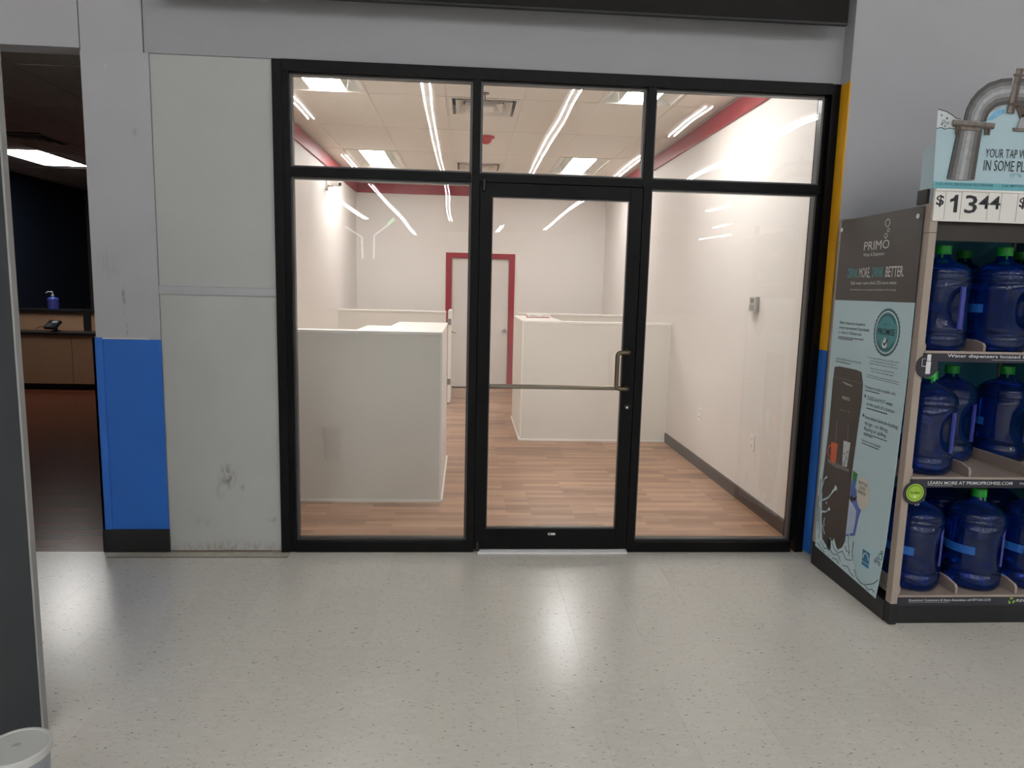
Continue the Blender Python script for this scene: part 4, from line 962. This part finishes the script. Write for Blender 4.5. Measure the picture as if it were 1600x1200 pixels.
# splash artwork
SPL = mat('splash_print', srgb(214, 234, 240), 0.5, var=0.16, vscale=60); SPD = mat('splash_dark', srgb(70, 108, 124), 0.5)
pr('splash', [(-0.208, 0.60), (-0.208, 0.366), (-0.225, 0.124), (-0.418, 0.112), (-0.594, 0.100), (-0.690, 0.094), (-0.640, 0.150), (-0.612, 0.210), (-0.618, 0.27), (-0.600, 0.24), (-0.606, 0.305), (-0.580, 0.25), (-0.559, 0.325), (-0.548, 0.26), (-0.520, 0.250), (-0.505, 0.222), (-0.466, 0.186),
    (-0.440, 0.205), (-0.415, 0.238), (-0.400, 0.212), (-0.375, 0.228), (-0.346, 0.165), (-0.300, 0.175), (-0.268, 0.25), (-0.246, 0.30), (-0.242, 0.36), (-0.236, 0.40), (-0.230, 0.46), (-0.224, 0.53)], SPL, d=0.0018)
for pts, wd in (([(-0.245, 0.32), (-0.275, 0.345), (-0.310, 0.352), (-0.338, 0.378)], 0.010), ([(-0.240, 0.40), (-0.275, 0.415), (-0.318, 0.44), (-0.352, 0.478), (-0.385, 0.512)], 0.012), ([(-0.236, 0.44), (-0.250, 0.49), (-0.262, 0.53), (-0.281, 0.545)], 0.009),
                ([(-0.285, 0.27), (-0.300, 0.245), (-0.315, 0.225)], 0.006), ([(-0.30, 0.315), (-0.296, 0.29), (-0.305, 0.27)], 0.005)):
    ribbon('splash_arm', pts, wd, SPL, FX, pl, PX - 0.0023, PX - 0.0016)
for (y, z, r) in ((-0.388, 0.514, 0.013), (-0.341, 0.380, 0.009), (-0.283, 0.547, 0.007), (-0.306, 0.405, 0.006)): pr('splash_drop', pell(y, z, r, r * 1.1, 14), SPL, d=0.0021)
for pts in ([(-0.222, 0.52), (-0.228, 0.44), (-0.222, 0.36), (-0.236, 0.29), (-0.232, 0.22)], [(-0.238, 0.36), (-0.246, 0.29), (-0.262, 0.23), (-0.258, 0.18)], [(-0.215, 0.42), (-0.216, 0.34), (-0.224, 0.27)], [(-0.28, 0.17), (-0.33, 0.145), (-0.37, 0.165), (-0.42, 0.15), (-0.47, 0.165), (-0.50, 0.14)], [(-0.40, 0.205), (-0.43, 0.18), (-0.47, 0.175), (-0.51, 0.20), (-0.55, 0.17), (-0.60, 0.185)],
            [(-0.556, 0.305), (-0.560, 0.26), (-0.575, 0.23), (-0.57, 0.20)], [(-0.604, 0.29), (-0.60, 0.23), (-0.612, 0.19)], [(-0.53, 0.24), (-0.55, 0.215), (-0.58, 0.22)], [(-0.25, 0.15), (-0.29, 0.135), (-0.33, 0.125)], [(-0.42, 0.125), (-0.46, 0.135), (-0.49, 0.118)], [(-0.633, 0.150), (-0.66, 0.118), (-0.70, 0.106), (-0.735, 0.110), (-0.77, 0.127), (-0.81, 0.150), (-0.842, 0.182)], [(-0.74, 0.108), (-0.77, 0.100), (-0.80, 0.115), (-0.825, 0.112)], [(-0.52, 0.125), (-0.57, 0.14), (-0.60, 0.12), (-0.64, 0.11)],
            [(-0.352, 0.482), (-0.318, 0.446), (-0.275, 0.421), (-0.245, 0.407)], [(-0.27, 0.535), (-0.256, 0.49), (-0.243, 0.44)], [(-0.335, 0.372), (-0.310, 0.347), (-0.28, 0.339)]):
    ribbon('splash_stroke', pts, 0.0042, SPD, FX, pl, PX - 0.0034, PX - 0.0026)
pr('black_shape', [(-0.355, 0.215), (-0.385, 0.222), (-0.392, 0.17), (-0.375, 0.15), (-0.350, 0.165)], TXK, d=0.0024)
pr('wave_fill', [(-0.70, 0.103), (-0.735, 0.108), (-0.77, 0.124), (-0.81, 0.147), (-0.842, 0.178), (-0.831, 0.088), (-0.72, 0.094)], SPL, d=0.0016)
for (y, z, r) in ((-0.84, 0.30, 0.016), (-0.815, 0.275, 0.011), (-0.835, 0.262, 0.008), (-0.80, 0.262, 0.007), (-0.848, 0.325, 0.008)):
    ribbon('bubble_print', [(y + r * math.cos(a * math.pi / 4), z + r * math.sin(a * math.pi / 4)) for a in range(9)], 0.0035, SPD, FX, pl, PX - 0.0012, PX - 0.0004)
ES = mat('energy_blue', srgb(38, 128, 170), 0.5)
pr('energy_mark', [(-0.689, 0.283), (-0.753, 0.283), (-0.752, 0.222), (-0.690, 0.222)], ES)
ribbon('energy_swirl', [(-0.697, 0.24), (-0.702, 0.262), (-0.72, 0.272), (-0.738, 0.262), (-0.744, 0.243)], 0.006, TXW, FX, pl, PX - 0.0014, PX - 0.0009)
pr('energy_mark', [(-0.690, 0.218), (-0.752, 0.218), (-0.752, 0.202), (-0.690, 0.202)], ES)
for (y, z) in ((-0.222, 1.915), (-0.868, 1.925)):
    MB().lathe([(0.012, PX - 0.004), (0.009, PX - 0.007), (0.0, PX - 0.0075)], (0, y, z), 14, 'x').obj('rivet', TXW, TC, smooth=True)

# ---- water bottles
TH0 = 0.0
def dent(r, h, a):
    d = (a + math.pi) % (2 * math.pi) - math.pi
    if 0.11 < h < 0.30 and r > 0.1:
        s = math.exp(-(d / 0.55) ** 2) * max(0, math.sin((h - 0.11) / 0.19 * math.pi)) ** 0.6
        return r * (1 - 0.42 * s)
    return r
prof = [(0.0, 0.012), (0.07, 0.004), (0.10, 0.0), (0.118, 0.006), (0.128, 0.025), (0.130, 0.05), (0.130, 0.075), (0.122, 0.081), (0.122, 0.089), (0.130, 0.095)]
h = 0.115
while h < 0.305:
    prof.append((0.130, h)); h += 0.0175
prof += [(0.130, 0.318), (0.122, 0.324), (0.122, 0.331), (0.130, 0.337), (0.130, 0.347), (0.122, 0.354), (0.126, 0.362), (0.118, 0.382), (0.095, 0.402), (0.065, 0.417), (0.042, 0.426), (0.032, 0.438), (0.029, 0.455), (0.029, 0.468)]
NM = mat('bottle_handle_blue', srgb(60, 66, 150), 0.4); CAPM = mat('cap_green', srgb(30, 160, 52), 0.4); LBL = mat('bottle_label_blue', srgb(34, 100, 180), 0.45, var=0.05)
pb0 = thing('water_bottle', 'x', 'bottle', (0, 0, 0))
MB().lathe(prof, (0, 0, 0), 36, deform=dent).obj('body', BOTTLE, pb0, smooth='all')
MB().prism([(0.119, -0.012), (0.128, -0.012), (0.131, 0), (0.128, 0.012), (0.119, 0.012)], lambda p, t: (p[0], p[1], t), 0.108, 0.302).obj('handle', NM, pb0)
cp = MB().lathe([(0.0335, 0.452), (0.0345, 0.455), (0.0335, 0.480), (0.0355, 0.484), (0.035, 0.492), (0.0, 0.4925)], (0, 0, 0), 24).obj('cap', CAPM, pb0, smooth=True)
MB().prism([(-0.009, 0.455), (0.009, 0.455), (0.006, 0.435), (-0.002, 0.435)], lambda p, t: (p[0] * 0.6 + 0.02, -t, p[1]), 0.030, 0.033).obj('tear_tab', CAPM, cp)
# wrap label on one side
lb = MB(); n = 14; a0, a1 = math.radians(120), math.radians(262)
for k in range(n):
    p, q = a0 + (a1 - a0) * k / n, a0 + (a1 - a0) * (k + 1) / n
    lb.hexa([(0.1308 * math.cos(p), 0.1308 * math.sin(p), 0.185), (0.1308 * math.cos(q), 0.1308 * math.sin(q), 0.185), (0.1314 * math.cos(q), 0.1314 * math.sin(q), 0.185), (0.1314 * math.cos(p), 0.1314 * math.sin(p), 0.185),
             (0.1308 * math.cos(p), 0.1308 * math.sin(p), 0.225), (0.1308 * math.cos(q), 0.1308 * math.sin(q), 0.225), (0.1314 * math.cos(q), 0.1314 * math.sin(q), 0.225), (0.1314 * math.cos(p), 0.1314 * math.sin(p), 0.225)])
lb.obj('label_band', LBL, pb0)
ROWY = [-0.775, -0.495, -0.335]
ROWY = [-0.775, -0.505, -0.345]
sname = ['top', 'middle', 'bottom']; cname = ['first', 'second', 'third']; rname = ['front', 'middle', 'back']
first = True
for si, (zt, zb) in enumerate(SZ):
    for ci, x in enumerate(COLX):
        rows = [-0.775, -0.505] if True else ROWY
        for ri, y in enumerate(rows):
            if si == 1 and ci > 0 and ri == 0: continue
            o = pb0 if first else copy_tree(pb0)
            first = False
            o.location = (x + (0.012 if si == 2 and ci == 1 else 0), y, zt - 0.0035)
            ang = {0: (-75, -58, -60), 1: (-55, -50, -62), 2: (-22, -25, -40)}[si][ci] + (0 if ri == 0 else -6)
            o.rotation_euler = (0, 0, math.radians(ang))
            if si == 1 and ci > 0: rr = 'foremost'
            else: rr = 'front' if ri == 0 else 'rear'
            o['label'] = 'blue green-capped water bottle, %s shelf, %s column from the poster, %s of its column' % (sname[si], cname[ci], rr)
            o['category'] = 'bottle'; o['group'] = 'water bottles on the rack'

# ================================================================== STORE CEILING LIGHTS (seen mirrored in the glass)
TUBE = emit('fluorescent_tube', (0.95, 0.98, 1.0, 1), TUBE_POWER)
HOUS = mat('strip_housing', srgb(225, 225, 222), 0.5)
LZ = 5.0
tube_me = None; hous_me = None
def strip_run(x, ys, lab, along='y'):
    global tube_me, hous_me
    t = thing('strip_light_row', lab, 'strip light', (x, ys[0], LZ), 'fluorescent strip rows of the store ceiling')
    for y in ys:
        if tube_me is None:
            mb = MB().tube([(0, -1.17, 0), (0, 1.17, 0)], 0.017, 8)
            mb.v = [(a, b, c) for a, b, c in mb.v]
            o = mb.obj('tube', TUBE); tube_me = o.data; bpy.data.objects.remove(o)
            mb = MB().prism([(-0.12, 0.09), (-0.12, 0.05), (-0.03, 0.025), (0.03, 0.025), (0.12, 0.05), (0.12, 0.09)], lambda p, tt: (p[0], tt, p[1]), -1.215, 1.215)
            o = mb.obj('housing', HOUS); hous_me = o.data; bpy.data.objects.remove(o)
        for dx in (-0.065, 0.065):
            o = bpy.data.objects.new('tube', tube_me); C.objects.link(o); o.parent = t
            o.location = (dx, y - ys[0], 0)
        o = bpy.data.objects.new('housing', hous_me); C.objects.link(o); o.parent = t; o.location = (0, y - ys[0], 0)
        for s_ in (-1.0, 1.0):
            pass
    m = MB().tube([(x, ys[0], LZ + 0.09), (x, ys[0], 5.4)], 0.006, 6).tube([(x, ys[-1], LZ + 0.09), (x, ys[-1], 5.4)], 0.006, 6)
    m.obj('hanger', HOUS, t)
    return t
RUNS = [(-5.3, [-27.0, -29.45, -31.9], 'far left, mirrored low in the left pane'),
        (-3.4, [-6.6, -10.5, -17.0, -22.1, -24.55, -27.0, -29.45, -31.9, -34.35, -36.8, -39.25, -41.7], 'mirrored farther left in the left pane'),
        (-0.8, [-6.6, -9.3, -11.75, -14.2, -16.65, -21.9, -24.35, -26.8, -29.25, -31.7], 'mirrored left of the glass door'),
        (1.85, [-6.6, -9.2, -11.65, -14.1, -16.55, -36.5, -38.95], 'mirrored above the glass door'),
        (4.45, [-6.6, -10.5, -15.2, -17.0, -24.9, -27.35, -29.8, -32.25, -34.7, -37.15], 'mirrored beside the right mullion'),
        (6.75, [-6.6, -10.1, -12.55, -15.0, -17.45], 'mirrored across the right panes'),
        (10.1, [-6.6, -9.05, -24.5], 'far right, mirrored small in the right pane'),
        (13.0, [-32.0], 'single, mirrored on the shop right wall'), (15.5, [-38.5, -41.5], 'short pair, mirrored lower on the shop right wall')]
for x, ys, nm in RUNS:
    strip_run(x, ys, 'run of fluorescent store ceiling lights, %s' % nm)

# two bent light lines of a lit canopy behind the viewer, mirrored in the left pane
LAV = emit('canopy_light', (0.75, 0.78, 1.0, 1), 3.0); GEM = emit('canopy_green', (0.2, 1.0, 0.45, 1), 4.0)
for pts, nm in (([(-2.044, -8, 2.518), (-1.793, -8, 2.369), (-1.794, -8, 2.012)], 'left'), ([(-1.349, -8, 2.57), (-1.592, -8, 2.406), (-1.593, -8, 2.017)], 'right')):
    t = thing('canopy_light_line', 'bent pale light line mirrored in the left pane, %s of a pair' % nm, 'light', (pts[2][0], -8, 2.0), 'mirrored canopy light lines')
    MB().tube(pts, 0.017, 8).obj('light_tube', LAV, t)
    MB().tube([(pts[1][0], -8, pts[1][2]), (pts[1][0], -8, 5.4)], 0.003, 6).obj('hanger', HOUS, t)
    if nm == 'right': MB().tube([(-1.35, -8, 2.575), (-1.24, -8, 2.665)], 0.028, 8).obj('green_tip', GEM, t)
